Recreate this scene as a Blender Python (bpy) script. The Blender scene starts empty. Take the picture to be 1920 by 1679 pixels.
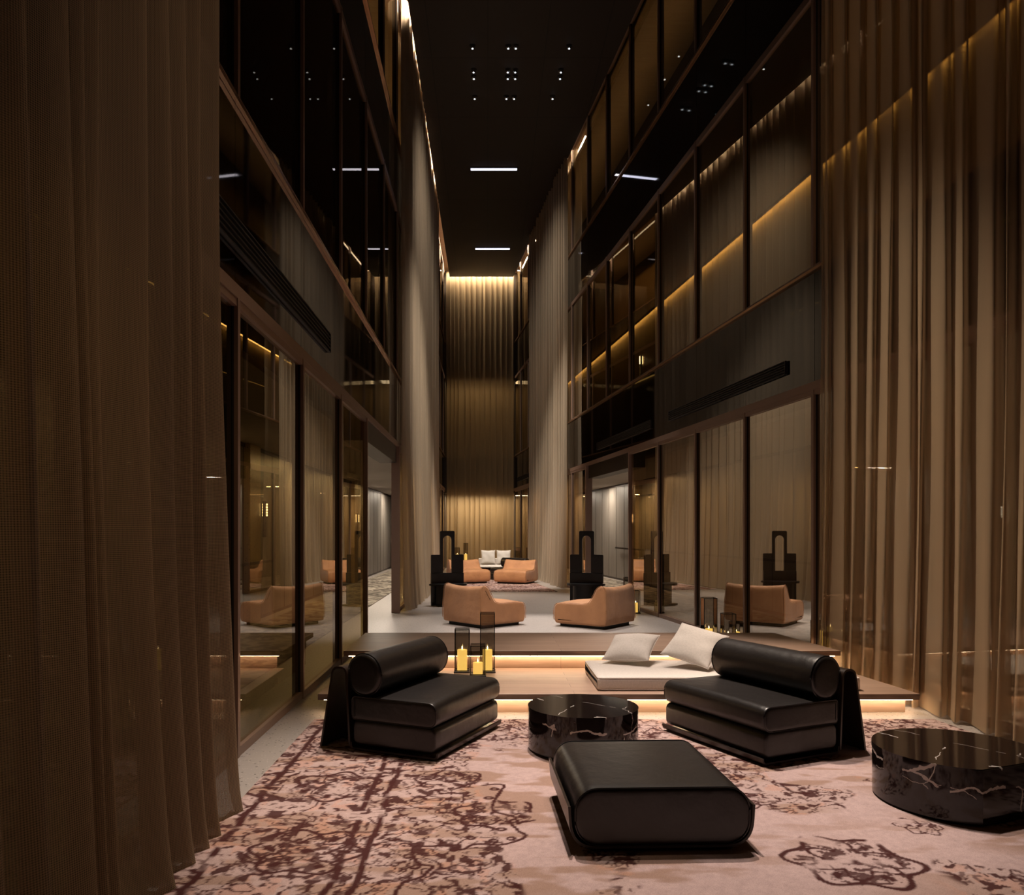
import bpy, bmesh, math, random
import numpy as np
from mathutils import Vector, Matrix
PI = math.pi
SC = bpy.context.scene
COL = SC.collection
rnd = random.Random(7)

# ------------------------------------------------------------------ camera, world, exposure
cam = bpy.data.cameras.new('camera'); camo = bpy.data.objects.new('camera', cam); COL.objects.link(camo)
camo.location = (0, 0, 1.7); camo.rotation_euler = (PI/2, 0, 0)
cam.sensor_width = 36; cam.lens = 36*1480/1920
cam.shift_x = (960-915)/1920; cam.shift_y = (995-839.5)/1920
cam.clip_start = 0.05; cam.clip_end = 200
SC.camera = camo
w = bpy.data.worlds.new('world'); SC.world = w; w.use_nodes = True
w.node_tree.nodes['Background'].inputs[0].default_value = (1.0, .75, .5, 1)
w.node_tree.nodes['Background'].inputs[1].default_value = 0.01
SC.view_settings.view_transform = 'Standard'; SC.view_settings.look = 'None'
SC.view_settings.gamma = 1; SC.view_settings.use_curve_mapping = False
SC.view_settings.exposure = 0.0
SC.cycles.max_bounces = 8; SC.cycles.transparent_max_bounces = 24
SC.cycles.diffuse_bounces = 3; SC.cycles.glossy_bounces = 4; SC.cycles.transmission_bounces = 6
SC.cycles.caustics_reflective = False; SC.cycles.caustics_refractive = False
SC.cycles.sample_clamp_indirect = 3.0
SC.cycles.use_denoising = True

# ------------------------------------------------------------------ room geometry constants
XL = -1.89                 # left facade plane
XR0, SH = 5.15, 0.116      # right facade: X = XR0 - SH*Y
HC = 12.6                  # ceiling underside
DE = 34.2                  # far end
Z1, Z2, Z3, Z4, Z5 = 3.43, 4.93, 8.38, 9.87, 12.9
def PW(side, D, o, z):
    """point at depth D, offset o outward from the facade (negative = into the hall)"""
    if side == 'L': return Vector((XL-o, D, z))
    return Vector((XR0-SH*D+o, D, z))
CW = 2.5                   # corridor width behind the facade

def spot(name, loc, target, power, angle, blend=.5, col=(1,.86,.72), r=.08):
    l = bpy.data.lights.new(name, 'SPOT'); l.energy = power; l.spot_size = math.radians(angle); l.spot_blend = blend
    l.color = col; l.shadow_soft_size = r
    o = bpy.data.objects.new(name, l); COL.objects.link(o); o.location = loc
    o.rotation_euler = (Vector(target)-Vector(loc)).to_track_quat('-Z', 'Y').to_euler(); return o
def area(name, loc, target, power, sx, sy, col=(1,.8,.6), up='Y', spread=180):
    l = bpy.data.lights.new(name, 'AREA'); l.shape = 'RECTANGLE'; l.size = sx; l.size_y = sy; l.energy = power; l.color = col
    l.spread = math.radians(spread)
    o = bpy.data.objects.new(name, l); COL.objects.link(o); o.location = loc
    o.rotation_euler = (Vector(target)-Vector(loc)).to_track_quat('-Z', up).to_euler(); return o

# cove washers above the ceiling edges (bright line along both long sides and the far end)
COVE = (1, .80, .56)
def cove(side, D0, D1, power):
    o = -.33 if side == 'L' else -.225
    a, b = PW(side, D0, o, 12.92), PW(side, D1, o, 12.92); m = (a+b)/2
    ob = area('cove_light', m, m-Vector((0,0,1)), power, .06, (b-a).length, COVE)
    tilt = math.radians(-20 if side == 'L' else 20)
    ob.rotation_euler = (Matrix.Rotation(-math.atan2((b-a).x, (b-a).y), 3, 'Z') @ Matrix.Rotation(-tilt, 3, 'Y')).to_euler()
cove('L', 16.0, DE-.5, 1100)
cove('R', 22.4, DE-.5, 420)
eo = area('cove_light_end', (-.3, DE-.20, 12.9), (-.3, DE-.12, 12.0), 230, 3.0, .10, COVE)

# ceiling spotlights over the seating (fixtures overhead, nearer than the frame shows)
KEY = (1, .84, .72)
spot('seating_spot', (0.6, 9.2, 12.5), (0.6, 5.3, 0), 4700, 26, .7, KEY)
spot('seating_spot', (1.6, 8.0, 12.5), (2.4, 5.7, 0), 2300, 22, .8, KEY)
spot('seating_spot', (-.3, 8.0, 12.5), (-.7, 5.8, 0), 2300, 20, .8, KEY)
spot('seating_spot', (1.0, 7.5, 12.5), (0.9, 4.3, 0), 1500, 24, .8, KEY)
spot('platform_spot', (1.2, 11.5, 12.5), (1.9, 8.2, 0), 3600, 20, .8, KEY)
spot('platform_spot', (.2, 4.5, 12.5), (1.0, 8.6, 0), 2400, 24, .8, KEY)
spot('tan_chair_spot', (-.35, 17.7, 12.5), (-.1, 14.0, 0), 4200, 22, .6, (1,.90,.82))
spot('tan_chair_spot', (1.82, 17.7, 12.5), (1.9, 14.0, 0), 4200, 22, .6, (1,.90,.82))
spot('tan_chair_spot', (.46, 8.5, 12.5), (.9, 13.4, 0), 5200, 20, .7, (1,.90,.82))
spot('tall_chair_spot', (.5, 19.8, 12.5), (.7, 18.5, 0), 3600, 32, .7, (1,.9,.82))
spot('back_group_spot', (.2, 20.8, 12.45), (.3, 25.0, 0), 5800, 26, .6, (1,.88,.76))
spot('back_group_spot', (.1, 27.0, 12.45), (.1, 30.6, 0), 5500, 20, .6, (1,.88,.76))
CWASH = (1, .86, .70)
spot('curtain_wash', (2.2, 14.0, 12.4), (-1.7, 21.0, 2.0), 4600, 36, 1, CWASH, .2)
spot('curtain_wash', (1.9, 17.0, 12.4), (-1.7, 21.5, 7.5), 700, 75, 1, CWASH, .2)
spot('curtain_wash', (-1.2, 16.5, 12.4), (2.1, 25.5, 2.0), 5600, 30, 1, CWASH, .2)
spot('curtain_wash', (-1.2, 20.5, 12.4), (2.1, 26.0, 7.0), 900, 70, 1, CWASH, .2)
spot('curtain_wash', (.0, 9.5, 12.4), (4.15, 7.0, .2), 5200, 24, 1, (1,.80,.60), .2)
spot('curtain_wash', (2.6, 5.5, 12.4), (-1.7, 4.0, .4), 1300, 30, 1, (1,.78,.58), .2)
spot('curtain_wash', (.6, 7.5, 12.4), (4.2, 7.5, 4.0), 150, 60, 1, (1,.80,.60), .2)

# ------------------------------------------------------------------ materials
def newmat(name):
    m = bpy.data.materials.new(name); m.use_nodes = True
    nt = m.node_tree; nt.nodes.clear()
    out = nt.nodes.new('ShaderNodeOutputMaterial')
    return m, nt, out
def N(nt, t, **kw):
    n = nt.nodes.new(t)
    for k, v in kw.items():
        if k in n.inputs.keys() if isinstance(k, str) else False: n.inputs[k].default_value = v
        else: setattr(n, k, v)
    return n
def LK(nt, a, b): nt.links.new(a, b)
def c4(c): return (c[0], c[1], c[2], 1)
def pbr(name, col, rough=.5, metal=0, spec=.5, noise=None, bump=None, coat=0, col2=None, em=None, ems=0, sheen=0):
    """noise=(scale, stretch xyz) mixes col/col2 ; bump=(scale, strength)"""
    m, nt, out = newmat(name)
    p = nt.nodes.new('ShaderNodeBsdfPrincipled'); LK(nt, p.outputs[0], out.inputs[0])
    p.inputs['Base Color'].default_value = c4(col); p.inputs['Roughness'].default_value = rough
    p.inputs['Metallic'].default_value = metal; p.inputs['Specular IOR Level'].default_value = spec
    p.inputs['Coat Weight'].default_value = coat; p.inputs['Coat Roughness'].default_value = .05
    p.inputs['Sheen Weight'].default_value = sheen
    tc = nt.nodes.new('ShaderNodeTexCoord')
    if noise:
        mp = nt.nodes.new('ShaderNodeMapping'); mp.inputs['Scale'].default_value = noise[1]
        nz = nt.nodes.new('ShaderNodeTexNoise'); nz.inputs['Scale'].default_value = noise[0]; nz.inputs['Detail'].default_value = 5
        LK(nt, tc.outputs['Object'], mp.inputs[0]); LK(nt, mp.outputs[0], nz.inputs['Vector'])
        rp = nt.nodes.new('ShaderNodeValToRGB'); rp.color_ramp.elements[0].position = .35; rp.color_ramp.elements[1].position = .65
        rp.color_ramp.elements[0].color = c4(col); rp.color_ramp.elements[1].color = c4(col2 or [x*1.3 for x in col])
        LK(nt, nz.outputs[0], rp.inputs[0]); LK(nt, rp.outputs[0], p.inputs['Base Color'])
    if bump:
        nb = nt.nodes.new('ShaderNodeTexNoise'); nb.inputs['Scale'].default_value = bump[0]; nb.inputs['Detail'].default_value = 4
        LK(nt, tc.outputs['Object'], nb.inputs['Vector'])
        b = nt.nodes.new('ShaderNodeBump'); b.inputs['Strength'].default_value = bump[1]; b.inputs['Distance'].default_value = bump[2] if len(bump) > 2 else .01
        LK(nt, nb.outputs[0], b.inputs['Height']); LK(nt, b.outputs[0], p.inputs['Normal'])
    if em:
        p.inputs['Emission Color'].default_value = c4(em); p.inputs['Emission Strength'].default_value = ems
    return m

M = {}
M['leather'] = pbr('black_leather', (.010,.0072,.0066), .37, spec=.62, bump=(9,.25,.02))
M['shell'] = pbr('dark_stained_plywood', (.022,.013,.009), .32, spec=.5)
M['piping'] = pbr('leather_piping', (.008,.007,.008), .35)
M['tan'] = pbr('tan_suede_leather', (.40,.18,.075), .62, noise=(3,(1,1,1)), col2=(.50,.235,.10), bump=(5,.5,.03), sheen=.2)
M['plinth'] = pbr('dark_plinth', (.01,.008,.007), .6)
M['black_wood'] = pbr('black_lacquered_wood', (.006,.006,.009), .38)
M['bronze'] = pbr('bronze_frame', (.26,.165,.125), .42, metal=.2)
M['jamb'] = pbr('bronze_door_post', (.34,.225,.185), .5, metal=.1)
M['bronze_dark'] = pbr('dark_bronze', (.035,.022,.016), .4, metal=.6)
M['bronze_edge'] = pbr('polished_bronze_edge', (.55,.32,.18), .25, metal=.9)
M['spandrel'] = pbr('black_glass_spandrel', (.006,.0035,.002), .03, spec=.75)
M['vent'] = pbr('black_vent', (.012,.01,.012), .45)
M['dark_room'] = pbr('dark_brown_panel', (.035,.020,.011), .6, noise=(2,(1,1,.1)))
M['soffit'] = pbr('pale_wood_soffit', (.45,.33,.22), .6, noise=(6,(.3,4,1)), col2=(.5,.38,.26))
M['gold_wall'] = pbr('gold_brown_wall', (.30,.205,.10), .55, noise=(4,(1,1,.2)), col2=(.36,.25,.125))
M['corr_wall'] = pbr('grey_panel_wall', (.20,.18,.16), .45, noise=(14,(1,1,.06)), col2=(.26,.235,.21))
M['corr_ceil'] = pbr('grey_corridor_ceiling', (.42,.38,.35), .7, noise=(5,(.3,2,1)), col2=(.48,.44,.40))
M['rail'] = pbr('door_handle_black', (.01,.01,.01), .3)
M['cream'] = pbr('cream_linen', (.66,.60,.55), .9, bump=(220,.25,.002), noise=(60,(1,1,1)), col2=(.74,.67,.62))
M['white_linen'] = pbr('white_linen', (.78,.74,.70), .9, bump=(120,.2,.002))
M['candle'] = pbr('warm_candle_wax', (.8,.62,.25), .5, em=(1,.60,.13), ems=1.5)
M['flame'] = pbr('candle_flame', (1,.7,.3), .5, em=(1,.72,.32), ems=22)
M['lantern'] = pbr('black_lantern_metal', (.012,.011,.010), .4, metal=.4)
M['led'] = pbr('warm_led_strip', (1,.8,.6), .5, em=(1,.74,.46), ems=42)
M['led_gold'] = pbr('gold_led_strip', (1,.7,.3), .5, em=(1,.60,.16), ems=12)
M['chrome'] = pbr('chrome_reflector', (.8,.82,.86), .15, metal=1)
M['bulb'] = pbr('spot_lens', (1,1,1), .3, em=(.85,.93,1), ems=1.4)
M['tube'] = pbr('linear_light_diffuser', (1,1,1), .4, em=(.80,.80,1), ems=3.2)
M['dot'] = pbr('sconce_led', (1,1,1), .4, em=(1,.85,.65), ems=9)

def terrazzo(name, base, warm=False, scale=38):
    m, nt, out = newmat(name)
    p = nt.nodes.new('ShaderNodeBsdfPrincipled'); LK(nt, p.outputs[0], out.inputs[0])
    p.inputs['Roughness'].default_value = .38
    tc = nt.nodes.new('ShaderNodeTexCoord')
    last = None
    mixc = None
    for i, (sc, th, col) in enumerate([(scale, .16, tuple(x*.22 for x in base)), (scale*.6, .13, tuple(x*.45 for x in base)), (scale*1.7, .2, tuple(min(1,x*1.35) for x in base))]):
        mp = nt.nodes.new('ShaderNodeMapping'); mp.inputs['Location'].default_value = (i*3.1, i*1.7, i*.3)
        v = nt.nodes.new('ShaderNodeTexVoronoi'); v.inputs['Scale'].default_value = sc
        LK(nt, tc.outputs['Object'], mp.inputs[0]); LK(nt, mp.outputs[0], v.inputs['Vector'])
        lt = N(nt, 'ShaderNodeMath', operation='LESS_THAN'); lt.inputs[1].default_value = th
        LK(nt, v.outputs['Distance'], lt.inputs[0])
        mx = N(nt, 'ShaderNodeMix', data_type='RGBA')
        LK(nt, lt.outputs[0], mx.inputs[0])
        if mixc is None: mx.inputs[6].default_value = c4(base)
        else: LK(nt, mixc, mx.inputs[6])
        mx.inputs[7].default_value = c4(col)
        mixc = mx.outputs[2]
    LK(nt, mixc, p.inputs['Base Color'])
    return m
M['terrazzo'] = terrazzo('pale_terrazzo', (.385,.345,.32), scale=21)
M['terrazzo_gold'] = terrazzo('terrazzo_pilaster', (.42,.31,.17), scale=16)

def wood(name, c1, c2, plank=.16, ln=1.6):
    m, nt, out = newmat(name)
    p = nt.nodes.new('ShaderNodeBsdfPrincipled'); LK(nt, p.outputs[0], out.inputs[0]); p.inputs['Roughness'].default_value = .42
    tc = nt.nodes.new('ShaderNodeTexCoord')
    br = nt.nodes.new('ShaderNodeTexBrick'); br.inputs['Scale'].default_value = 1; br.inputs['Brick Width'].default_value = ln
    br.inputs['Row Height'].default_value = plank; br.inputs['Mortar Size'].default_value = .0018
    br.inputs['Color1'].default_value = (.42,.42,.42,1); br.inputs['Color2'].default_value = (.58,.58,.58,1); br.inputs['Mortar'].default_value = (.1,.1,.1,1)
    br.inputs['Bias'].default_value = 0
    LK(nt, tc.outputs['Object'], br.inputs['Vector'])
    mp = nt.nodes.new('ShaderNodeMapping'); mp.inputs['Scale'].default_value = (1.2, 22, 22)
    nz = nt.nodes.new('ShaderNodeTexNoise'); nz.inputs['Scale'].default_value = 2.2; nz.inputs['Detail'].default_value = 7; nz.inputs['Distortion'].default_value = .6
    LK(nt, tc.outputs['Object'], mp.inputs[0]); LK(nt, mp.outputs[0], nz.inputs['Vector'])
    ad = N(nt, 'ShaderNodeMath', operation='MULTIPLY_ADD'); ad.inputs[1].default_value = .55
    LK(nt, nz.outputs[0], ad.inputs[0]); 
    sb = nt.nodes.new('ShaderNodeSeparateColor'); LK(nt, br.outputs['Color'], sb.inputs[0])
    LK(nt, sb.outputs[0], ad.inputs[2])
    rp = nt.nodes.new('ShaderNodeValToRGB'); rp.color_ramp.elements[0].position = .3; rp.color_ramp.elements[1].position = 1.0
    rp.color_ramp.elements[0].color = c4([x*.3 for x in c1])
    rp.color_ramp.elements[1].color = c4(c2)
    e = rp.color_ramp.elements.new(.62); e.color = c4(c1)
    LK(nt, ad.outputs[0], rp.inputs[0]); LK(nt, rp.outputs[0], p.inputs['Base Color'])
    return m
M['oak'] = wood('oak_boards', (.37,.24,.175), (.52,.36,.275))

def ceiling_mat():
    m, nt, out = newmat('perforated_dark_ceiling')
    p = nt.nodes.new('ShaderNodeBsdfPrincipled'); LK(nt, p.outputs[0], out.inputs[0]); p.inputs['Roughness'].default_value = .6
    tc = nt.nodes.new('ShaderNodeTexCoord')
    br = nt.nodes.new('ShaderNodeTexBrick'); br.offset = 0; br.inputs['Scale'].default_value = 1; br.inputs['Brick Width'].default_value = 1.3
    br.inputs['Row Height'].default_value = 2.6; br.inputs['Mortar Size'].default_value = .012
    br.inputs['Color1'].default_value = (.022,.013,.010,1); br.inputs['Color2'].default_value = (.026,.016,.012,1); br.inputs['Mortar'].default_value = (.006,.004,.003,1)
    LK(nt, tc.outputs['Object'], br.inputs['Vector'])
    v = nt.nodes.new('ShaderNodeTexVoronoi'); v.inputs['Scale'].default_value = 14; v.inputs['Randomness'].default_value = 0
    LK(nt, tc.outputs['Object'], v.inputs['Vector'])
    lt = N(nt, 'ShaderNodeMath', operation='LESS_THAN'); lt.inputs[1].default_value = .25; LK(nt, v.outputs['Distance'], lt.inputs[0])
    mx = N(nt, 'ShaderNodeMix', data_type='RGBA'); LK(nt, lt.outputs[0], mx.inputs[0]); LK(nt, br.outputs[0], mx.inputs[6]); mx.inputs[7].default_value = (.004,.003,.002,1)
    LK(nt, mx.outputs[2], p.inputs['Base Color'])
    return m
M['ceiling'] = ceiling_mat()

def glass_mat(name, tint, refl_boost=1.0, rough=0.0):
    m, nt, out = newmat(name)
    fr = nt.nodes.new('ShaderNodeFresnel'); fr.inputs['IOR'].default_value = 1.55
    ml = N(nt, 'ShaderNodeMath', operation='MULTIPLY'); ml.inputs[1].default_value = refl_boost; ml.use_clamp = True
    LK(nt, fr.outputs[0], ml.inputs[0])
    tr = nt.nodes.new('ShaderNodeBsdfTransparent'); tr.inputs[0].default_value = c4(tint)
    gl = nt.nodes.new('ShaderNodeBsdfGlossy'); gl.inputs['Roughness'].default_value = rough; gl.inputs[0].default_value = (1,.93,.82,1)
    mx = nt.nodes.new('ShaderNodeMixShader')
    LK(nt, ml.outputs[0], mx.inputs[0]); LK(nt, tr.outputs[0], mx.inputs[1]); LK(nt, gl.outputs[0], mx.inputs[2]); LK(nt, mx.outputs[0], out.inputs[0])
    return m
M['glass'] = glass_mat('bronze_tinted_glass', (.44,.30,.15), .52)
M['glass_left'] = glass_mat('bronze_tinted_glass_left', (.36,.26,.11), 1.15)
M['glass_up'] = glass_mat('dark_bronze_glass', (.62,.47,.24), .42)
M['lantern_glass'] = glass_mat('smoked_lantern_glass', (.62,.60,.56), 1.2)

def marble_mat():
    m, nt, out = newmat('black_veined_marble')
    p = nt.nodes.new('ShaderNodeBsdfPrincipled'); LK(nt, p.outputs[0], out.inputs[0]); p.inputs['Roughness'].default_value = .07
    p.inputs['Specular IOR Level'].default_value = .5
    tc = nt.nodes.new('ShaderNodeTexCoord')
    col = None
    for i, (sc, dist, wd, rot) in enumerate([(.8, .16, .006, .6), (1.5, .12, .003, 2.1)]):
        nz = nt.nodes.new('ShaderNodeTexNoise'); nz.inputs['Scale'].default_value = 5; nz.inputs['Detail'].default_value = 5
        LK(nt, tc.outputs['Object'], nz.inputs['Vector'])
        sub = N(nt, 'ShaderNodeVectorMath', operation='MULTIPLY_ADD'); sub.inputs[1].default_value = (dist,)*3
        LK(nt, nz.outputs['Color'], sub.inputs[0]); LK(nt, tc.outputs['Object'], sub.inputs[2])
        mp = nt.nodes.new('ShaderNodeMapping'); mp.inputs['Rotation'].default_value = (.3, .2, rot); mp.inputs['Scale'].default_value = (1, .45, 1)
        LK(nt, sub.outputs[0], mp.inputs[0])
        v = nt.nodes.new('ShaderNodeTexVoronoi'); v.feature = 'DISTANCE_TO_EDGE'; v.inputs['Scale'].default_value = sc*1.3
        LK(nt, mp.outputs[0], v.inputs['Vector'])
        lt = N(nt, 'ShaderNodeMath', operation='LESS_THAN'); lt.inputs[1].default_value = wd; LK(nt, v.outputs['Distance'], lt.inputs[0])
        # break veins up
        n2 = nt.nodes.new('ShaderNodeTexNoise'); n2.inputs['Scale'].default_value = 3.5; n2.inputs['Detail'].default_value = 2; LK(nt, tc.outputs['Object'], n2.inputs['Vector'])
        gt = N(nt, 'ShaderNodeMath', operation='GREATER_THAN'); gt.inputs[1].default_value = .50; LK(nt, n2.outputs[0], gt.inputs[0])
        mu = N(nt, 'ShaderNodeMath', operation='MULTIPLY'); LK(nt, lt.outputs[0], mu.inputs[0]); LK(nt, gt.outputs[0], mu.inputs[1])
        mx = N(nt, 'ShaderNodeMix', data_type='RGBA'); LK(nt, mu.outputs[0], mx.inputs[0])
        if col is None: mx.inputs[6].default_value = (.010,.0065,.006,1)
        else: LK(nt, col, mx.inputs[6])
        mx.inputs[7].default_value = (.55,.50,.46,1)
        col = mx.outputs[2]
    LK(nt, col, p.inputs['Base Color'])
    return m
M['marble'] = marble_mat()

def fabric_mat(name, col, opacity, weave=None, transl=.45):
    """sheer curtain: coverage rises as the cloth turns edge on, like any open weave"""
    m, nt, out = newmat(name)
    geo = nt.nodes.new('ShaderNodeNewGeometry')
    dt = N(nt, 'ShaderNodeVectorMath', operation='DOT_PRODUCT'); LK(nt, geo.outputs['Normal'], dt.inputs[0]); LK(nt, geo.outputs['Incoming'], dt.inputs[1])
    ab = N(nt, 'ShaderNodeMath', operation='ABSOLUTE'); LK(nt, dt.outputs['Value'], ab.inputs[0])
    mxm = N(nt, 'ShaderNodeMath', operation='MAXIMUM'); mxm.inputs[1].default_value = .12; LK(nt, ab.outputs[0], mxm.inputs[0])
    inv = N(nt, 'ShaderNodeMath', operation='DIVIDE'); inv.inputs[0].default_value = 1; LK(nt, mxm.outputs[0], inv.inputs[1])
    pw = N(nt, 'ShaderNodeMath', operation='POWER'); pw.inputs[0].default_value = 1-opacity; LK(nt, inv.outputs[0], pw.inputs[1])
    al = N(nt, 'ShaderNodeMath', operation='SUBTRACT'); al.inputs[0].default_value = 1; LK(nt, pw.outputs[0], al.inputs[1])
    alpha = al.outputs[0]
    df = nt.nodes.new('ShaderNodeBsdfDiffuse'); tl = nt.nodes.new('ShaderNodeBsdfTranslucent')
    df.inputs[0].default_value = c4(col); tl.inputs[0].default_value = c4(col)
    uv = nt.nodes.new('ShaderNodeTexCoord')
    nz = nt.nodes.new('ShaderNodeTexNoise'); nz.inputs['Scale'].default_value = 1.0; nz.inputs['Detail'].default_value = 6
    mp = nt.nodes.new('ShaderNodeMapping'); mp.inputs['Scale'].default_value = (60, 3, 1)
    LK(nt, uv.outputs['UV'], mp.inputs[0]); LK(nt, mp.outputs[0], nz.inputs['Vector'])
    rp = nt.nodes.new('ShaderNodeValToRGB'); rp.color_ramp.elements[0].position=.3; rp.color_ramp.elements[1].position=.7
    rp.color_ramp.elements[0].color = c4([x*.94 for x in col]); rp.color_ramp.elements[1].color = c4([x*1.06 for x in col])
    LK(nt, nz.outputs[0], rp.inputs[0])
    colout = rp.outputs[0]; mp.inputs['Scale'].default_value = (3, .4, 1)
    if weave:
        sep = nt.nodes.new('ShaderNodeSeparateXYZ'); LK(nt, uv.outputs['UV'], sep.inputs[0])
        k = 2*PI/weave
        def lin(a, b):
            # sin(a*u*k + b*v*k)
            m1 = N(nt,'ShaderNodeMath',operation='MULTIPLY'); m1.inputs[1].default_value = a*k; LK(nt, sep.outputs[0], m1.inputs[0])
            m2 = N(nt,'ShaderNodeMath',operation='MULTIPLY_ADD'); m2.inputs[1].default_value = b*k; LK(nt, sep.outputs[1], m2.inputs[0]); LK(nt, m1.outputs[0], m2.inputs[2])
            s = N(nt,'ShaderNodeMath',operation='SINE'); LK(nt, m2.outputs[0], s.inputs[0]); return s
        s1, s2 = lin(.5, .5), lin(.5, -.5)
        pr = N(nt,'ShaderNodeMath',operation='MULTIPLY'); LK(nt, s1.outputs[0], pr.inputs[0]); LK(nt, s2.outputs[0], pr.inputs[1])
        # colour modulation
        mr = N(nt,'ShaderNodeMapRange'); mr.inputs['From Min'].default_value=-1; mr.inputs['From Max'].default_value=1; mr.inputs['To Min'].default_value=.35; mr.inputs['To Max'].default_value=1.65
        LK(nt, pr.outputs[0], mr.inputs[0])
        mc = N(nt,'ShaderNodeVectorMath',operation='SCALE'); LK(nt, rp.outputs[0], mc.inputs[0]); LK(nt, mr.outputs[0], mc.inputs['Scale'])
        colout = mc.outputs[0]
        mr2 = N(nt,'ShaderNodeMapRange'); mr2.inputs['From Min'].default_value=-1; mr2.inputs['From Max'].default_value=.1; mr2.inputs['To Min'].default_value=.72; mr2.inputs['To Max'].default_value=1
        LK(nt, pr.outputs[0], mr2.inputs[0])
        ma = N(nt,'ShaderNodeMath',operation='MULTIPLY'); LK(nt, alpha, ma.inputs[0]); LK(nt, mr2.outputs[0], ma.inputs[1]); alpha = ma.outputs[0]
    LK(nt, colout, df.inputs[0]); LK(nt, colout, tl.inputs[0])
    m1 = nt.nodes.new('ShaderNodeMixShader'); m1.inputs[0].default_value = transl; LK(nt, df.outputs[0], m1.inputs[1]); LK(nt, tl.outputs[0], m1.inputs[2])
    tr = nt.nodes.new('ShaderNodeBsdfTransparent')
    m2 = nt.nodes.new('ShaderNodeMixShader'); LK(nt, alpha, m2.inputs[0]); LK(nt, tr.outputs[0], m2.inputs[1]); LK(nt, m1.outputs[0], m2.inputs[2])
    LK(nt, m2.outputs[0], out.inputs[0])
    return m
M['mesh_curtain'] = fabric_mat('brown_mesh_curtain', (.33,.235,.155), .86, weave=.0085)
M['sheer'] = fabric_mat('champagne_sheer_curtain', (.54,.40,.265), .50)
M['sheer_mid'] = fabric_mat('pale_sheer_curtain', (.60,.50,.39), .72)
M['sheer_end'] = fabric_mat('gold_sheer_curtain', (.50,.38,.24), .66)

# ------------------------------------------------------------------ object helpers
def link(name, me, mat=None, parent=None, loc=None, rz=0):
    o = bpy.data.objects.new(name, me); COL.objects.link(o)
    if mat is not None and me is not None and len(me.materials) == 0: me.materials.append(M[mat] if isinstance(mat, str) else mat)
    if parent is not None: o.parent = parent
    if loc is not None: o.location = loc
    if rz: o.rotation_euler = (0, 0, rz)
    return o
def obj(name, bm, mat, parent=None, loc=None, rz=0, smooth=False):
    bmesh.ops.recalc_face_normals(bm, faces=bm.faces)
    me = bpy.data.meshes.new(name); bm.to_mesh(me); bm.free()
    if smooth:
        for p in me.polygons: p.use_smooth = True
        me.set_sharp_from_angle(angle=math.radians(smooth if smooth is not True else 40))
    return link(name, me, mat, parent, loc, rz)
def thing(name, label, cat, loc=(0,0,0), rz=0, group=None, kind=None):
    o = bpy.data.objects.new(name, None); COL.objects.link(o); o.location = loc; o.rotation_euler = (0,0,rz)
    o.empty_display_size = .1
    tag(o, label, cat, group); return o
def tag(o, label, cat, group=None):
    o['label'] = label; o['category'] = cat
    if group: o['group'] = group
    return o
def struct(o):
    o['kind'] = 'structure'; return o
def dup(root, loc, rz, label, group=None):
    r = root.copy(); COL.objects.link(r); r.location = loc; r.rotation_euler = (0,0,rz); r['label'] = label
    if group: r['group'] = group
    for ch in list(root.children):
        c = ch.copy(); COL.objects.link(c); c.parent = r
        for g in list(ch.children):
            d = g.copy(); COL.objects.link(d); d.parent = c
    return r
def B(): return bmesh.new()
def box(bm, x0, x1, y0, y1, z0, z1, mat=None):
    vs = [bm.verts.new((x, y, z)) for x in (x0, x1) for y in (y0, y1) for z in (z0, z1)]
    for f in ((0,1,3,2),(4,6,7,5),(0,4,5,1),(2,3,7,6),(0,2,6,4),(1,5,7,3)): bm.faces.new([vs[i] for i in f])
    return vs
def wbox(bm, side, D0, D1, o0, o1, z0, z1):
    """box lying along a facade"""
    vs = [bm.verts.new(PW(side, D, o, z)) for o in (o0, o1) for D in (D0, D1) for z in (z0, z1)]
    for f in ((0,1,3,2),(4,6,7,5),(0,4,5,1),(2,3,7,6),(0,2,6,4),(1,5,7,3)): bm.faces.new([vs[i] for i in f])
def cyl(bm, x, y, z0, z1, r, n=32, r2=None):
    r2 = r if r2 is None else r2
    a = [bm.verts.new((x+r*math.cos(2*PI*i/n), y+r*math.sin(2*PI*i/n), z0)) for i in range(n)]
    b = [bm.verts.new((x+r2*math.cos(2*PI*i/n), y+r2*math.sin(2*PI*i/n), z1)) for i in range(n)]
    for i in range(n): bm.faces.new((a[i], a[(i+1)%n], b[(i+1)%n], b[i]))
    bm.faces.new(a[::-1]); bm.faces.new(b)
def bevel(bm, w, seg=2, edges=None):
    bmesh.ops.bevel(bm, geom=list(edges or bm.edges), offset=w, segments=seg, affect='EDGES', profile=.6, clamp_overlap=True)
def tube(bm, pts, r, n=8, closed=False):
    pts = [Vector(p) for p in pts]; L = len(pts); rings = []
    up = Vector((0,0,1))
    for i, p in enumerate(pts):
        a = pts[(i-1)%L] if (closed or i > 0) else p; b = pts[(i+1)%L] if (closed or i < L-1) else p
        t = (b-a).normalized(); s = t.cross(up)
        if s.length < .05: s = t.cross(Vector((0,1,0)))
        s.normalize(); q = s.cross(t)
        rings.append([bm.verts.new(p + s*(r*math.cos(2*PI*k/n)) + q*(r*math.sin(2*PI*k/n))) for k in range(n)])
    R = L if closed else L-1
    for i in range(R):
        A, Bq = rings[i], rings[(i+1)%L]
        for k in range(n): bm.faces.new((A[k], A[(k+1)%n], Bq[(k+1)%n], Bq[k]))
    if not closed: bm.faces.new(rings[0][::-1]); bm.faces.new(rings[-1])
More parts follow.
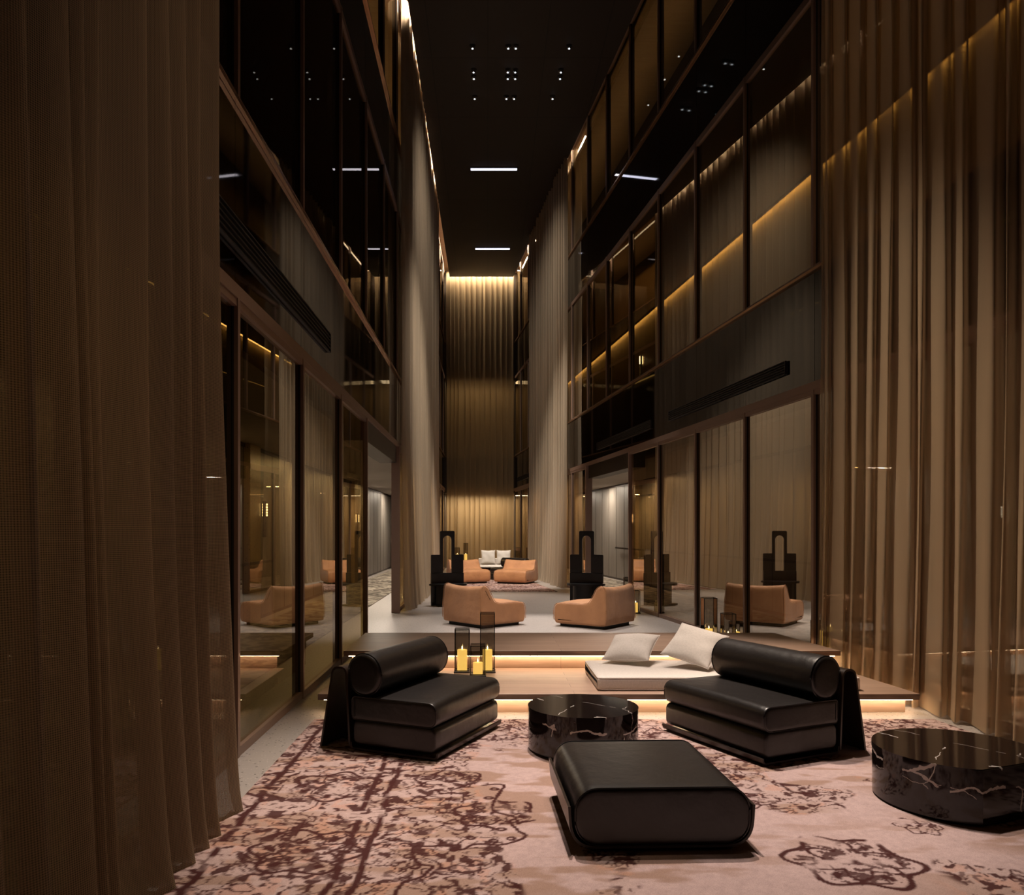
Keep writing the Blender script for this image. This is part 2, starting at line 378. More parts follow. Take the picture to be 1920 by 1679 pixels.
def rrect(w, h, r, n=8):
    """rounded rectangle profile centred on origin, counterclockwise; r may be 4 radii (br,tr,tl,bl)"""
    rs = r if isinstance(r, (list, tuple)) else (r,)*4
    out = []
    for (sx, sy, a0, rr) in ((1,-1,-PI/2,rs[0]), (1,1,0,rs[1]), (-1,1,PI/2,rs[2]), (-1,-1,PI,rs[3])):
        cx, cy = sx*(w/2-rr), sy*(h/2-rr)
        for i in range(n+1):
            a = a0 + PI/2*i/n; out.append((cx+rr*math.cos(a), cy+rr*math.sin(a)))
    return out
def catmull(pts, n=6):
    out = []; L = len(pts)
    for i in range(L):
        p0, p1, p2, p3 = [Vector(pts[(i+k)%L]) for k in (-1,0,1,2)]
        for j in range(n):
            t = j/n
            out.append(tuple(.5*((2*p1)+(p2-p0)*t+(2*p0-5*p1+4*p2-p3)*t*t+(3*p1-p0-3*p2+p3)*t**3)))
    return out
def loft(bm, prof, W, er=.03, nseg=5, mid=10, warp=None, axis='x'):
    """extrude a closed profile (y,z) along x over width W with softly rounded ends"""
    n = len(prof); P = [Vector((p[0], p[1])) for p in prof]
    area2 = sum(P[i].x*P[(i+1)%n].y-P[(i+1)%n].x*P[i].y for i in range(n))
    nm = []
    for i in range(n):
        t = (P[(i+1)%n]-P[i-1]); 
        if t.length < 1e-9: t = Vector((1,0))
        t.normalize(); q = Vector((t.y, -t.x))
        if area2 < 0: q = -q
        nm.append(q)
    secs = []
    for i in range(nseg+1):
        a = PI/2*i/nseg; secs.append((-W/2+er*(1-math.sin(a)) if False else -W/2+er*(1-math.cos(PI/2-a)) if False else -W/2+er*(1-math.cos(a)) if False else -W/2 + er*(1-math.cos(a)), er*(1-math.sin(a))))
    left = secs; 
    mids = [(-W/2+er+(W-2*er)*k/mid, 0) for k in range(1, mid)]
    right = [(-x, o) for x, o in reversed(left)]
    allsec = [(left[0][0], left[0][1]+er*.9)] + left + mids + right + [(right[-1][0], right[-1][1]+er*.9)]
    rings = []
    for x, o in allsec:
        ring = []
        for i in range(n):
            y, z = P[i].x-nm[i].x*o, P[i].y-nm[i].y*o
            v = Vector((x, y, z))
            if warp: v = warp(v, W)
            ring.append(bm.verts.new(v))
        rings.append(ring)
    for a, b in zip(rings[:-1], rings[1:]):
        for i in range(n): bm.faces.new((a[i], a[(i+1)%n], b[(i+1)%n], b[i]))
    bm.faces.new(rings[0][::-1]); bm.faces.new(rings[-1])
def strip(bm, line, th, W):
    """sheet of thickness th following polyline (y,z), width W along x"""
    P = [Vector(p) for p in line]; n = len(P); A, C = [], []
    for i in range(n):
        t = (P[min(i+1,n-1)]-P[max(i-1,0)]).normalized(); q = Vector((t.y, -t.x))*th/2
        A.append(P[i]+q); C.append(P[i]-q)
    loop = A + C[::-1]
    vs = [[bm.verts.new((sx*W/2, p.x, p.y)) for p in loop] for sx in (-1, 1)]
    m = len(loop)
    for i in range(m): bm.faces.new((vs[0][i], vs[0][(i+1)%m], vs[1][(i+1)%m], vs[1][i]))
    for i in range(n-1):
        for s in (0, 1):
            bm.faces.new((vs[s][i], vs[s][i+1], vs[s][m-2-i], vs[s][m-1-i]))
def pymesh(name, verts, faces, uvs=None, smooth=True):
    me = bpy.data.meshes.new(name); me.from_pydata(verts, [], faces)
    if uvs is not None:
        uvl = me.uv_layers.new(name='UVMap')
        li = np.empty(len(me.loops), dtype=np.int32); me.loops.foreach_get('vertex_index', li)
        uvl.data.foreach_set('uv', np.asarray(uvs, dtype=np.float32)[li].ravel())
    if smooth: me.polygons.foreach_set('use_smooth', [True]*len(me.polygons))
    me.update(); return me
def gridfaces(nu, nv):
    i = np.arange(nu-1)[:, None]; j = np.arange(nv-1)[None, :]
    a = (i*nv+j).ravel(); return np.stack([a, a+nv, a+nv+1, a+1], 1).tolist()

# ------------------------------------------------------------------ setting: floor, ceiling, shells
bm = B()
LX, RX = XL-CW, XR0+CW
f = [(-4.5,-3), (8.2,-3), (8.2,0), (RX-SH*36+.1,36), (-4.5,36)]
vs = [bm.verts.new((x,y,0)) for x,y in f]; vb = [bm.verts.new((x,y,-.2)) for x,y in f]
bm.faces.new(vs); bm.faces.new(vb[::-1])
for i in range(5): bm.faces.new((vs[i], vs[(i+1)%5], vb[(i+1)%5], vb[i]))
struct(obj('floor', bm, 'terrazzo'))
bm = B()   # ceiling slab, stops short of the facades to leave the cove
a = [(XL+.24, -3), (PW('R',-3,-.13,0).x, -3), (PW('R',DE-.3,-.13,0).x, DE-.3), (XL+.24, DE-.3)]
v0 = [bm.verts.new((x,y,HC)) for x,y in a]; v1 = [bm.verts.new((x,y,HC+.12)) for x,y in a]
bm.faces.new(v0[::-1]); bm.faces.new(v1)
for i in range(4): bm.faces.new((v0[i], v0[(i+1)%4], v1[(i+1)%4], v1[i]))
struct(obj('ceiling', bm, 'ceiling'))
bm = B(); box(bm, -5, 9, -3.2, 36.5, 13.05, 13.2); o = struct(obj('trim_1', bm, 'soffit'))     # slab closing the cove
bm = B(); box(bm, -5, 9, -3.2, -3.0, -.2, 13.2); struct(obj('wall_rear', bm, 'dark_room'))

# far end wall: tiers behind the sheer curtain
bm = B(); box(bm, -5, 6, 36.0, 36.2, -.2, 13.2); struct(obj('wall_end', bm, 'gold_wall'))
bm = B()
for z0, z1 in ((3.33, 4.9), (8.45, 9.8)): box(bm, XL, PW('R',34.4,0,0).x, DE+.35, 36.0, z0, z1)
for x in (XL-.1, PW('R', 34.4, 0, 0).x): box(bm, x, x+.1, DE+.35, 36, 0, 13.05)
box(bm, XL, PW('R',34.4,0,0).x, DE+.30, DE+.36, 9.8, 13.05)
struct(obj('trim_2', bm, 'dark_room'))
area('end_room_light', (-.35, 35.1, 3.25), (-.35, 35.1, 0), 100, 2.6, .8, (1,.80,.54))
area('end_room_light', (-.35, 35.1, 8.3), (-.35, 35.1, 0), 16, 2.6, .8, (1,.72,.38))

# ------------------------------------------------------------------ facades
MODL = [5.9+2.08*k for k in range(-3, 14)]
MODR = [9.72+1.915*k for k in range(-5, 13)]
MOD = {'L': [d for d in MODL if d < DE] + [DE], 'R': [d for d in MODR if d < DE] + [DE]}
OPEN = {'L': (12.14, 16.30), 'R': (17.38, 21.21)}
wn = 0
for side in 'LR':
    nm = 'left' if side == 'L' else 'right'
    D = MOD[side]; dmin, dmax = -3, DE+.3
    # spandrels: reflective black glass bands between the storeys
    wall = struct(thing('wall_'+nm, '', '')); del wall['label']; del wall['category']
    for za, zb in ((Z1+.10, Z2-.04), (Z3+.02, Z4-.04)):
        for a_, b_ in zip(([dmin]+D)[:-1], D):
            bm = B(); wbox(bm, side, a_+.004, b_-.004, 0.0, .06, za, zb); obj('spandrel_panel', bm, 'spandrel', wall)
    bm = B()
    for z in (Z2, Z4): wbox(bm, side, dmin, dmax, -.035, .08, z-.035, z)
    obj('edge_profile', bm, 'bronze_edge', wall)
    bm = B(); wbox(bm, side, dmin, dmax, .06, .6, Z1+.1, Z2-.04); wbox(bm, side, dmin, dmax, .06, .6, Z3+.02, Z4-.04)
    wbox(bm, side, dmin, dmax, 0, .2, Z5, 13.05); 
    wbox(bm, side, dmin, D[0], 0, .2, 0, Z1+.1); wbox(bm, side, dmin, D[0], 0, .2, Z2, Z3); wbox(bm, side, dmin, D[0], 0, .2, Z4, Z5)
    obj('slab_edge', bm, 'dark_room', wall)
    # head track of the ground floor doors
    bm = B(); wbox(bm, side, dmin, dmax, -.03, .05, Z1-.0, Z1+.10)
    obj('head_profile', bm, 'bronze', wall)
    for lvl, (za, zb) in enumerate(((0, Z1), (Z2, Z3), (Z4, Z5))):
        for a_, b_ in zip(D[:-1], D[1:]):
            if lvl == 0 and a_ > OPEN[side][0]-.3 and b_ < OPEN[side][1]+.3: continue
            wn += 1
            win = struct(thing('window_%d' % wn, '', '', PW(side, a_, 0, za))); del win['label']; del win['category']
            bm = B()
            t = .06
            fo = -.05 if lvl else -.06
            fo = -.03
            wbox(bm, side, a_-.028, a_+.028, fo, 0, za, zb)
            wbox(bm, side, a_+.028, b_-.028, fo+.008, .03, zb-(.10 if lvl == 1 else .06), zb); wbox(bm, side, a_+.028, b_-.028, fo+.008, .03, za, za+(.07 if lvl == 0 else .03))
            for v in bm.verts: v.co -= win.location
            obj('frame', bm, 'bronze', win)
            bm = B(); wbox(bm, side, a_-.028, a_+.028, .001, .085, za, zb)
            for v in bm.verts: v.co -= win.location
            obj('gasket', bm, 'plinth', win)
            p = [PW(side, a_+.028, .012, za+.03), PW(side, b_-.022, .012, za+.03), PW(side, b_-.022, .012, zb-.06), PW(side, a_+.022, .012, zb-.06)]
            me = pymesh('pane', [tuple(q-win.location) for q in p], [(0,1,2,3)], smooth=False)
            link('pane', me, ('glass' if side == 'R' else 'glass_left') if lvl == 0 else 'glass_up', win)
    # open doorway: wide end posts and dark head
    o0, o1 = OPEN[side]
    wn_ = 1 if side == 'L' else 2
    dr = struct(thing('door_%d' % wn_, '', '', PW(side, o0, 0, 0))); del dr['label']; del dr['category']
    bm = B(); wbox(bm, side, o1-.045, o1+.05, -.07, .10, 0, Z1); wbox(bm, side, o0-.03, o0+.03, -.04, .03, 0, Z1)
    for v in bm.verts: v.co -= dr.location
    obj('jamb', bm, 'jamb', dr)
    bm = B(); wbox(bm, side, o0+.03, o1-.02, 0, .34, Z1-.34, Z1)
    for v in bm.verts: v.co -= dr.location
    obj('header', bm, 'bronze_dark', dr)
    # bottom sill along the floor
    # corridors: three storeys
    cw = CW
    bm = B(); wbox(bm, side, dmin, 36, cw, cw+.15, 0, 4.6); struct(obj('wall_corridor_'+nm, bm, 'corr_wall'))
    bm = B(); wbox(bm, side, dmin, 36, .34, cw, 3.27, 3.34); struct(obj('ceiling_corridor_'+nm, bm, 'corr_ceil'))
    bm = B(); wbox(bm, side, dmin, 36, .6, cw+.1, 4.6, Z2-.05); wbox(bm, side, dmin, 36, .08, cw+.1, Z3-.04, Z3+.02); wbox(bm, side, dmin, 36, .6, cw+.1, Z4-.25, Z4-.04)
    wbox(bm, side, 35.4, 35.6, .2, cw, 0, 13)
    struct(obj('trim_%d' % (3 if side == 'L' else 4), bm, 'dark_room'))
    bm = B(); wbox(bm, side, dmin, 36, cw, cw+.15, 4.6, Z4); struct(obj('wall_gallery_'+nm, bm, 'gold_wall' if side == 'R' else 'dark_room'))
    bm = B(); wbox(bm, side, dmin, 36, cw-.8, cw-.65, Z4-.1, 13.05); struct(obj('wall_attic_'+nm, bm, 'dark_room'))
    bm = B(); wbox(bm, side, dmin, 36, .12, 1.6, Z5-.06, Z5+.02); struct(obj('trim_%d' % (5 if side == 'L' else 6), bm, 'soffit'))

# panel joints in corridor walls
for side in 'LR':
    bm = B()
    for k in range(0, 38):
        wbox(bm, side, -2+k*.95, -2+k*.95+.012, CW-.006, CW, 0, 3.27)
    wbox(bm, side, -3, 36, CW-.03, CW, 3.20, 3.27); wbox(bm, side, -3, 36, CW-.012, CW, 0, .06)
    struct(obj('baseboard_left' if side == 'L' else 'baseboard_right', bm, 'bronze_dark'))

# corridor lighting and pilasters, sconces
for side in 'LR':
    k = 0
    for d in (3, 8, 13, 18, 23, 28, 33):
        q = PW(side, d, 1.55, 3.25)
        pw = (18 if side == 'L' else 9) if d < (15 if side == 'L' else 20) else 95
        area('corridor_downlight', q, q-Vector((0,0,1)), pw, 1.2, .12, (1,.84,.66))
# gold cove in the upper galleries, in lengths
for side, pw in (('R', 20), ('L', 2)):
    for k in range(0, 34, 4):
        a, b = PW(side, k, CW-.07, 8.28), PW(side, k+3.95, CW-.07, 8.28); m = (a+b)/2
        l = area('gallery_cove_light', m, m-Vector((0,0,1)), pw*.7, .10, (b-a).length, (1,.70,.30))
        l.rotation_euler = (0,0,-math.atan2((b-a).x, (b-a).y))
for side in 'LR':
    a, b = PW(side, 12, .7, 11.8), PW(side, 34, .7, 11.8); m = (a+b)/2
    l = area('attic_strip_light', m, m+Vector((-.3 if side=='R' else .3,0,1)), 15, .04, (b-a).length, (1,.78,.56), spread=110)
    ang = -math.atan2((b-a).x, (b-a).y)
    l.rotation_euler = (PI, 0, ang)

def sconce(side, D, z, label):
    q = PW(side, D, CW-.06, z)
    if abs(z-2) < .5: q = PW(side, D, CW-.18, z)
    s = 1 if side == 'R' else -1
    t = thing('wall_sconce', label, 'wall lamp', q, 0, 'wall sconces')
    bm = B(); box(bm, -.03, .03, -.06, .06, -.38, .30); bevel(bm, .008); obj('backplate', bm, 'rail', t)
    for k in range(5):
        bm = B(); box(bm, -.045, .045, -.028, .028, .02+k*.05, .055+k*.05); obj('lamp', bm, 'dot', t)
    return t
PIL = [('L', 14.5, 'left'), ('L', 25.6, 'left'), ('R', 25.2, 'right'), ('R', 14.0, 'right'), ('L', 6.0, 'left')]
for i, (side, d, nm) in enumerate(PIL):
    bm = B(); wbox(bm, side, d-.32, d+.32, CW-.12, CW, 0, 3.27); o = struct(obj('trim_%d' % (10+i), bm, 'terrazzo_gold'))
sconce('L', 25.5, 1.95, 'slim black wall sconce far down the left corridor, beyond the open doorway')
sconce('R', 25.2, 1.95, 'slim black wall sconce on gold terrazzo pilaster behind right ground floor glazing')
sconce('L', 14.9, 1.95, 'slim black wall sconce behind the nearest pane of the left glazing')
sconce('R', 24.5, 6.85, 'slim black wall sconce glowing behind upper storey glazing on the right')

# dark dado rail on the corridor walls
for side, k in (('L', 20), ('R', 21)):
    bm = B(); wbox(bm, side, -2, 15.5 if side == 'L' else 27, CW-.17, CW-.12, 1.08, 1.13); struct(obj('trim_%d' % k, bm, 'rail'))

# linear slot vents on the spandrels
def vent(side, d0, d1, z0, z1, label):
    t = thing('air_vent', label, 'air vent', PW(side, (d0+d1)/2, 0, (z0+z1)/2), 0, 'linear air vents')
    bm = B(); wbox(bm, side, d0, d1, -.012, 0, z0, z1)
    for v in bm.verts: v.co -= t.location
    obj('backing', bm, 'plinth', t)
    bm = B()
    n = 5
    for k in range(n+1):
        z = z0+(z1-z0)*k/n; wbox(bm, side, d0, d1, -.035, -.012, z-.005, z+.005)
    for d in (d0, d1-.012): wbox(bm, side, d, d+.012, -.036, -.012, z0, z1)
    for v in bm.verts: v.co -= t.location
    obj('louvre', bm, 'vent', t)
vent('L', 3.5, 9.32, 3.80, 4.02, 'long black slot vent crossing the left dark glass band')
vent('R', 10.39, 14.85, 3.76, 3.93, 'long black slot vent across the right curtain reflection')
vent('R', 15.9, 20.2, 3.76, 3.93, 'black slot vent above the right open doorway')
vent('R', 30.3, 33.5, 3.76, 3.93, 'short black slot vent far back beside right hanging curtain')

# ------------------------------------------------------------------ curtains
def curtain(name, mat, pts0, pts1, z0, z1, pitch, amp, seed, label, zf=.5, flare=.25, nz=28, omega=.30, sub=18, pool=0, lean=0):
    r = random.Random(seed)
    p0, p1 = Vector(pts0), Vector(pts1); L = (p1-p0).length; t = (p1-p0)/L; nrm = Vector((-t.y, t.x))
    edges = [0]
    while edges[-1] < L: edges.append(edges[-1]+pitch*r.uniform(.65, 1.4))
    sc = L/edges[-1]; edges = [e*sc for e in edges]; nf = len(edges)-1
    amps = [amp*r.uniform(.6, 1.3) for _ in range(nf)]; offs = [r.uniform(-.3,.3)*amp for _ in range(nf)]
    wob = [(r.uniform(-.35,.35)*pitch, r.uniform(.1,.5), r.uniform(0,6)) for _ in range(nf+1)]
    om = [omega*r.uniform(.75,1.2) for _ in range(nf)]
    us = [(i, j/sub) for i in range(nf) for j in range(sub)] + [(nf-1, 1.0)]
    zs = [z0+(z1-z0)*(k/(nz-1))**1.6 for k in range(nz)]
    verts, uvs = [], []
    arc = 0; prev = None
    for i, f in us:
        base = None
        for k, z in enumerate(zs):
            h = (z-z0)/(z1-z0)
            def E(m):
                a, fr, ph = wob[m]
                dz = (1-h)**2
                if m in (0, nf): return edges[m]+ (a*.5*dz)
                return edges[m] + a*(dz + .25*math.sin(z*fr+ph))
            e0, e1 = E(i), E(i+1)
            fl = 1+flare*(1-h)**8
            s = e0+(e1-e0)*f - om[i]*(e1-e0)*math.sin(2*PI*f)*(.85+.15*math.sin(z*.7+i))
            am = amps[i]*(1-.0) 
            off = offs[i]*(1-f)+offs[(i+1)%nf]*f if i < nf-1 else offs[i]
            am2 = amps[(i+1)%nf] if i < nf-1 else amps[i]
            A = am*(1-f)+am2*f
            l = (A*fl)*math.sin(2*PI*f) + off + .006*math.sin(9*f+z*1.7+i)
            if pool and z < z0+.25: l += pool*(1-(z-z0)/.25)**2*(.5+.5*math.sin(2*PI*f+1)); 
            q = p0 + t*s + nrm*(l+lean*(1-h)**7)
            if k == nz//2: base = q
            verts.append((q.x, q.y, z)); 
            uvs.append((0, z))
        if prev is not None: arc += (base-prev).length
        prev = base
        for k in range(nz): uvs[-nz+k] = (arc, zs[k])
    me = pymesh(name, verts, gridfaces(len(us), nz), uvs)
    o = link(name, me, mat)
    tag(o, label, 'curtain')
    md = o.modifiers.new('s', 'SUBSURF'); md.levels = 0; md.render_levels = 0
    o.modifiers.clear()
    return o
curtain('mesh_curtain', 'mesh_curtain', (-1.66, 1.2), (-1.66, 4.72), .015, 12.95, .25, .040, 3, 'tall brown open-weave curtain filling the left foreground', flare=.7, nz=34, pool=-.04, lean=-.10, omega=.24)
pR = lambda d, o: (PW('R', d, o, 0).x, d)
curtain('sheer_curtain', 'sheer', pR(9.35, -.13), pR(4.2, -.13), .015, 12.95, .27, .055, 11, 'tall champagne sheer curtain hanging along right foreground glazing', omega=.36, flare=.35, nz=34, lean=-.07)
curtain('sheer_curtain', 'sheer_mid', (-1.74, 16.6), (-1.74, 26.3), .015, 12.95, .30, .09, 21, 'bright pale sheer curtain hanging left beyond the open doorway', omega=.30, pool=-.05, lean=-.09, flare=.25)
curtain('sheer_curtain', 'sheer_mid', pR(23.1, -.17), pR(29.3, -.17), .015, 12.95, .30, .085, 31, 'pale sheer curtain gathered right beside the far rug', omega=.30, pool=.04, lean=.05, flare=.25)
curtain('sheer_curtain', 'sheer_end', (-1.80, DE), (PW('R',DE,0,0).x-.08, DE), .015, 12.95, .21, .06, 41, 'gold sheer curtain closing the far end of the hall', omega=.3, sub=12)

# ------------------------------------------------------------------ stepped oak platform
def platform(y0, y1, z0, z1, rec, label, xr_f, th=.055, group=None):
    t = thing('oak_platform', label, 'platform', (0, y0, z0), 0)
    xl = -1.57
    def R(y): return xr_f - SH*y
    def poly(bm, pts, a, b):
        lo = [bm.verts.new((x, y-y0, a-z0)) for x, y in pts]; hi = [bm.verts.new((x, y-y0, b-z0)) for x, y in pts]
        bm.faces.new(lo[::-1]); bm.faces.new(hi)
        n = len(pts)
        for i in range(n): bm.faces.new((lo[i], lo[(i+1)%n], hi[(i+1)%n], hi[i]))
    bm = B(); poly(bm, [(xl, y0), (R(y0), y0), (R(y1), y1), (xl, y1)], z1-th, z1); bevel(bm, .003, 1); obj('deck', bm, 'oak', t)
    bm = B(); poly(bm, [(xl+rec, y0+rec), (R(y0)-rec, y0+rec), (R(y1)-rec, y1-.05), (xl+rec, y1-.05)], z0+.001, z1-th-.001); obj('riser', bm, 'oak', t)
    bm = B(); poly(bm, [(xl+.05, y0+.035), (R(y0)-.05, y0+.035), (R(y0)-.05, y0+.047), (xl+.05, y0+.047)], z1-th-.008, z1-th-.001); obj('led_strip', bm, 'led', t)
    bm = B(); poly(bm, [(R(y0)-.06, y0+.06), (R(y0)-.045, y0+.06), (R(y1)-.045, y1-.1), (R(y1)-.06, y1-.1)], z1-th-.008, z1-th-.001); obj('led_strip', bm, 'led', t)
    return t
platform(7.28, 8.66, 0.0, .19, .09, 'lower oak platform step with glowing strip under its front edge', 4.83)
up_ = platform(8.58, 10.10, .19, .39, .08, 'upper oak platform step behind the candle lanterns', 4.83)
# solid base under the upper deck back part
bm = B(); box(bm, -1.49, 3.5, .12, 1.44, -.188, -.002); obj('base_block', bm, 'oak', up_)

# ------------------------------------------------------------------ lounge chairs (black leather)
def arc_line(pts, rad=.05, n=6):
    """polyline with rounded interior corners"""
    P = [Vector(p) for p in pts]; out = [P[0]]
    for i in range(1, len(P)-1):
        a, b, c = P[i-1], P[i], P[i+1]; d1 = (a-b).normalized(); d2 = (c-b).normalized()
        p1, p2 = b+d1*rad, b+d2*rad
        for k in range(n+1):
            t = k/n; out.append(p1*(1-t)**2 + b*2*t*(1-t) + p2*t*t)
    out.append(P[-1]); return out
def lounge_chair(loc, rz, label):
    t = thing('lounge_chair', label, 'armchair', loc, rz, 'black leather lounge chairs')
    W = 1.15
    def wq(v, W):   # slight puff
        return v
    def prof(y0, y1, z0, z1, rf, rb):
        p = rrect(y1-y0, z1-z0, (rb, rb, rf, rf)); return [(a+(y0+y1)/2, b+(z0+z1)/2) for a, b in p]
    def puff(k, zc):
        def fn(v, W):
            f = max(0, 1-(2*v.x/W)**2)*max(0, 1-((v.y-.36)/.40)**2)
            if v.z > zc: v.z += k*f
            return v
        return fn
    bm = B(); loft(bm, prof(.0, .74, .232, .415, .07, .03), W, .02, 4, 14, puff(.018, .35)); obj('seat_cushion', bm, 'leather', t, smooth=True)
    bm = B(); loft(bm, prof(.012, .73, .045, .232, .05, .05), W-.01, .02, 4, 14); obj('base_cushion', bm, 'leather', t, smooth=True)
    # welts around cushion ends
    for s in (-1, 1):
        bm = B(); tube(bm, [(s*(W/2-.006), a, b) for a, b in prof(.004, .736, .236, .411, .07, .03)], .0045, 6, True)
        obj('piping', bm, 'piping', t, smooth=True)
    # bolster
    c = (.64, .415+.162)
    pr = [(c[0]+.155*math.cos(2*PI*i/40), c[1]+.165*math.sin(2*PI*i/40)) for i in range(40)]
    bm = B(); loft(bm, pr, W-.03, .035, 5, 12); bo = obj('bolster', bm, 'leather', t, smooth=True)
    for s in (-1, 1):
        bm = B(); tube(bm, [(s*(W/2-.035), c[0]+.153*math.cos(2*PI*i/40), c[1]+.163*math.sin(2*PI*i/40)) for i in range(40)], .005, 6, True)
        obj('welt', bm, 'piping', bo, smooth=True)
    # bent plywood back support: narrow inverted V with rounded crown
    line = arc_line([(.752, .03), (.785, .625), (.905, .625), (1.02, .0)], .055, 8)
    bm = B(); strip(bm, line, .016, W+.01); obj('back_support', bm, 'shell', t, smooth=30)
    # bottom tray
    line = arc_line([(-.010, .055), (.0, .014), (.735, .014), (.742, .06)], .02, 6)
    bm = B(); strip(bm, line, .014, W); obj('base_tray', bm, 'shell', t, smooth=30)
    return t
# right chair: front edge runs from (1.47,6.64) to (1.98,5.63); back direction (.90,.44)
def place_chair(fc, back, label):
    # local +y = back direction, local x = along width
    ang = math.atan2(back[1], back[0]) - PI/2
    return (fc[0], fc[1], .0165), ang, label
loc, ang, lb = place_chair(((1.47+1.98)/2, (6.66+5.63)/2), (.905, .42), '')
lc = lounge_chair(loc, ang, 'black leather lounge chair with bolster on right, in front of the grey daybed')
loc, ang, lb = place_chair(((-.375+.10)/2, (5.72+6.82)/2), (-.91, .415), '')
dup(lc, loc, ang, 'black leather lounge chair with bolster on left, in front of the candle lanterns')

# ottoman
t = thing('ottoman', 'square black leather ottoman in the centre foreground of the pink rug', 'ottoman', (.90, 4.60, .0155), math.radians(2.0))
W = .94
bm = B()
pr = [(a, b+.185) for a, b in rrect(.93, .30, (.13,.12,.12,.13), 10)]
loft(bm, pr, .94, .022, 4, 12, lambda v, W: Vector((v.x, v.y, v.z+(.012*max(0,1-(2*v.y/.93)**2)*max(0,1-(2*v.x/W)**2) if v.z > .2 else 0))))
cu = obj('cushion', bm, 'leather', t, smooth=True); cu.rotation_euler = (0, 0, PI/2)
for s in (-1, 1):
    bm = B(); tube(bm, [(s*(.94/2-.006), a*.992, b) for a, b in pr], .0045, 6, True)
    w_ = obj('piping', bm, 'piping', t, smooth=True); w_.rotation_euler = (0,0,PI/2)
bm = B(); strip(bm, arc_line([(-.49, .235), (-.475, .02), (.475, .02), (.49, .235)], .13, 10), .014, .90)
s_ = obj('side_shell', bm, 'shell', t, smooth=30); s_.rotation_euler = (0,0,PI/2)
bm = B(); box(bm, -.40,.40,-.40,.40, 0, .016); obj('plinth', bm, 'plinth', t)

# marble drum tables
def drum(loc, r, h, cut, rz, label, cat='coffee table'):
    t = thing('coffee_table', label, cat, loc, rz)
    pts = []
    n = 96
    for i in range(n):
        a = 2*PI*i/n; x, y = r*math.cos(a), r*math.sin(a)
        if cut is not None and y < -cut: 
            continue
        pts.append((x, y))
    def poly(bm, s, z0, z1, bev=None):
        lo = [bm.verts.new((x*s, y*s, z0)) for x, y in pts]; hi = [bm.verts.new((x*s, y*s, z1)) for x, y in pts]
        bm.faces.new(lo[::-1]); f = bm.faces.new(hi)
        m = len(pts)
        for i in range(m): bm.faces.new((lo[i], lo[(i+1)%m], hi[(i+1)%m], hi[i]))
        if bev: bmesh.ops.bevel(bm, geom=list(f.edges), offset=bev, segments=3, affect='EDGES')
    bm = B(); poly(bm, 1, h-.035, h, .006); obj('table_top', bm, 'marble', t, smooth=35)
    bm = B(); poly(bm, .995, .012, h-.0352); obj('drum_base', bm, 'marble', t, smooth=35)
    bm = B(); poly(bm, .93, 0, .0125); obj('plinth', bm, 'plinth', t)
    return t
drum((.735, 6.12, .0155), .425, .328, None, .6, 'round black veined marble drum table between the two leather chairs')
drum((2.93, 4.93, .0155), .482, .328, .40, math.radians(22), 'black veined marble drum table cut by right picture edge')

# ------------------------------------------------------------------ daybed mattress and cushions
def softslab(bm, X0, X1, Y0, Y1, Z0, Z1, r, n=(40,20), puff=.01, shear=0):
    # rounded slab via loft along x
    pr = [(a+(Y0+Y1)/2, b+(Z0+Z1)/2) for a, b in rrect(Y1-Y0, Z1-Z0, r, 6)]
    zc = (Z0+Z1)/2
    loft(bm, pr, X1-X0, r, 5, n[0], lambda v, W: Vector((v.x, v.y, v.z+(puff*math.sqrt(max(0,1-(2*v.x/W)**2)*max(0,1-((v.y-(Y0+Y1)/2)/((Y1-Y0)/2))**2)) if v.z > zc else 0))))
t = thing('daybed_mattress', 'pale grey daybed mattress lying on the lower oak step', 'mattress', (2.27, 7.92, .19))
for k, (a, b) in enumerate(((-1.24, .0), (.0, 1.24))):
    bm = B(); softslab(bm, 0, b-a-.002, -.50, .50, .0, .125, .032, puff=.015)
    o = obj('mattress_half', bm, 'cream', t, smooth=50); o.location = ((a+b)/2, 0, 0)
for z in (.118, .012):
    bm = B(); tube(bm, [(a, b, z) for a, b in rrect(2.47, .992, .04, 5)], .004, 6, True)
    obj('piping', bm, 'cream', t, smooth=True)

def pillow_mesh(s, th, seed, n=36):
    r = random.Random(seed); verts = []; faces = []
    ph = [r.uniform(0,6) for _ in range(4)]
    for sgn in (1, -1):
        for i in range(n+1):
            for j in range(n+1):
                u, v = 2*i/n-1, 2*j/n-1
                h = th/2*((1-abs(u)**2.6)*(1-abs(v)**2.6))**.55
                pin = 1-.07*(1-abs(v)**2)*abs(u)**3; pin2 = 1-.07*(1-abs(u)**2)*abs(v)**3
                h += .006*math.sin(5*u+ph[0]+3*v)*(1-u*u)*(1-v*v) + .007*math.cos(7*v+ph[1])*(abs(u)**2)*(1-u*u)*(1-v*v)*4
                verts.append((u*s/2*pin, v*s/2*pin2, sgn*h))
    m = (n+1)**2
    for sgn in (0, 1):
        for i in range(n):
            for j in range(n):
                a = sgn*m+i*(n+1)+j; q = (a, a+n+1, a+n+2, a+1); faces.append(q if sgn == 0 else q[::-1])
    bm = bmesh.new(); me = bpy.data.meshes.new('p'); me.from_pydata(verts, [], faces); bm.from_mesh(me); bpy.data.meshes.remove(me)
    bmesh.ops.remove_doubles(bm, verts=bm.verts, dist=.0005)
    return bm
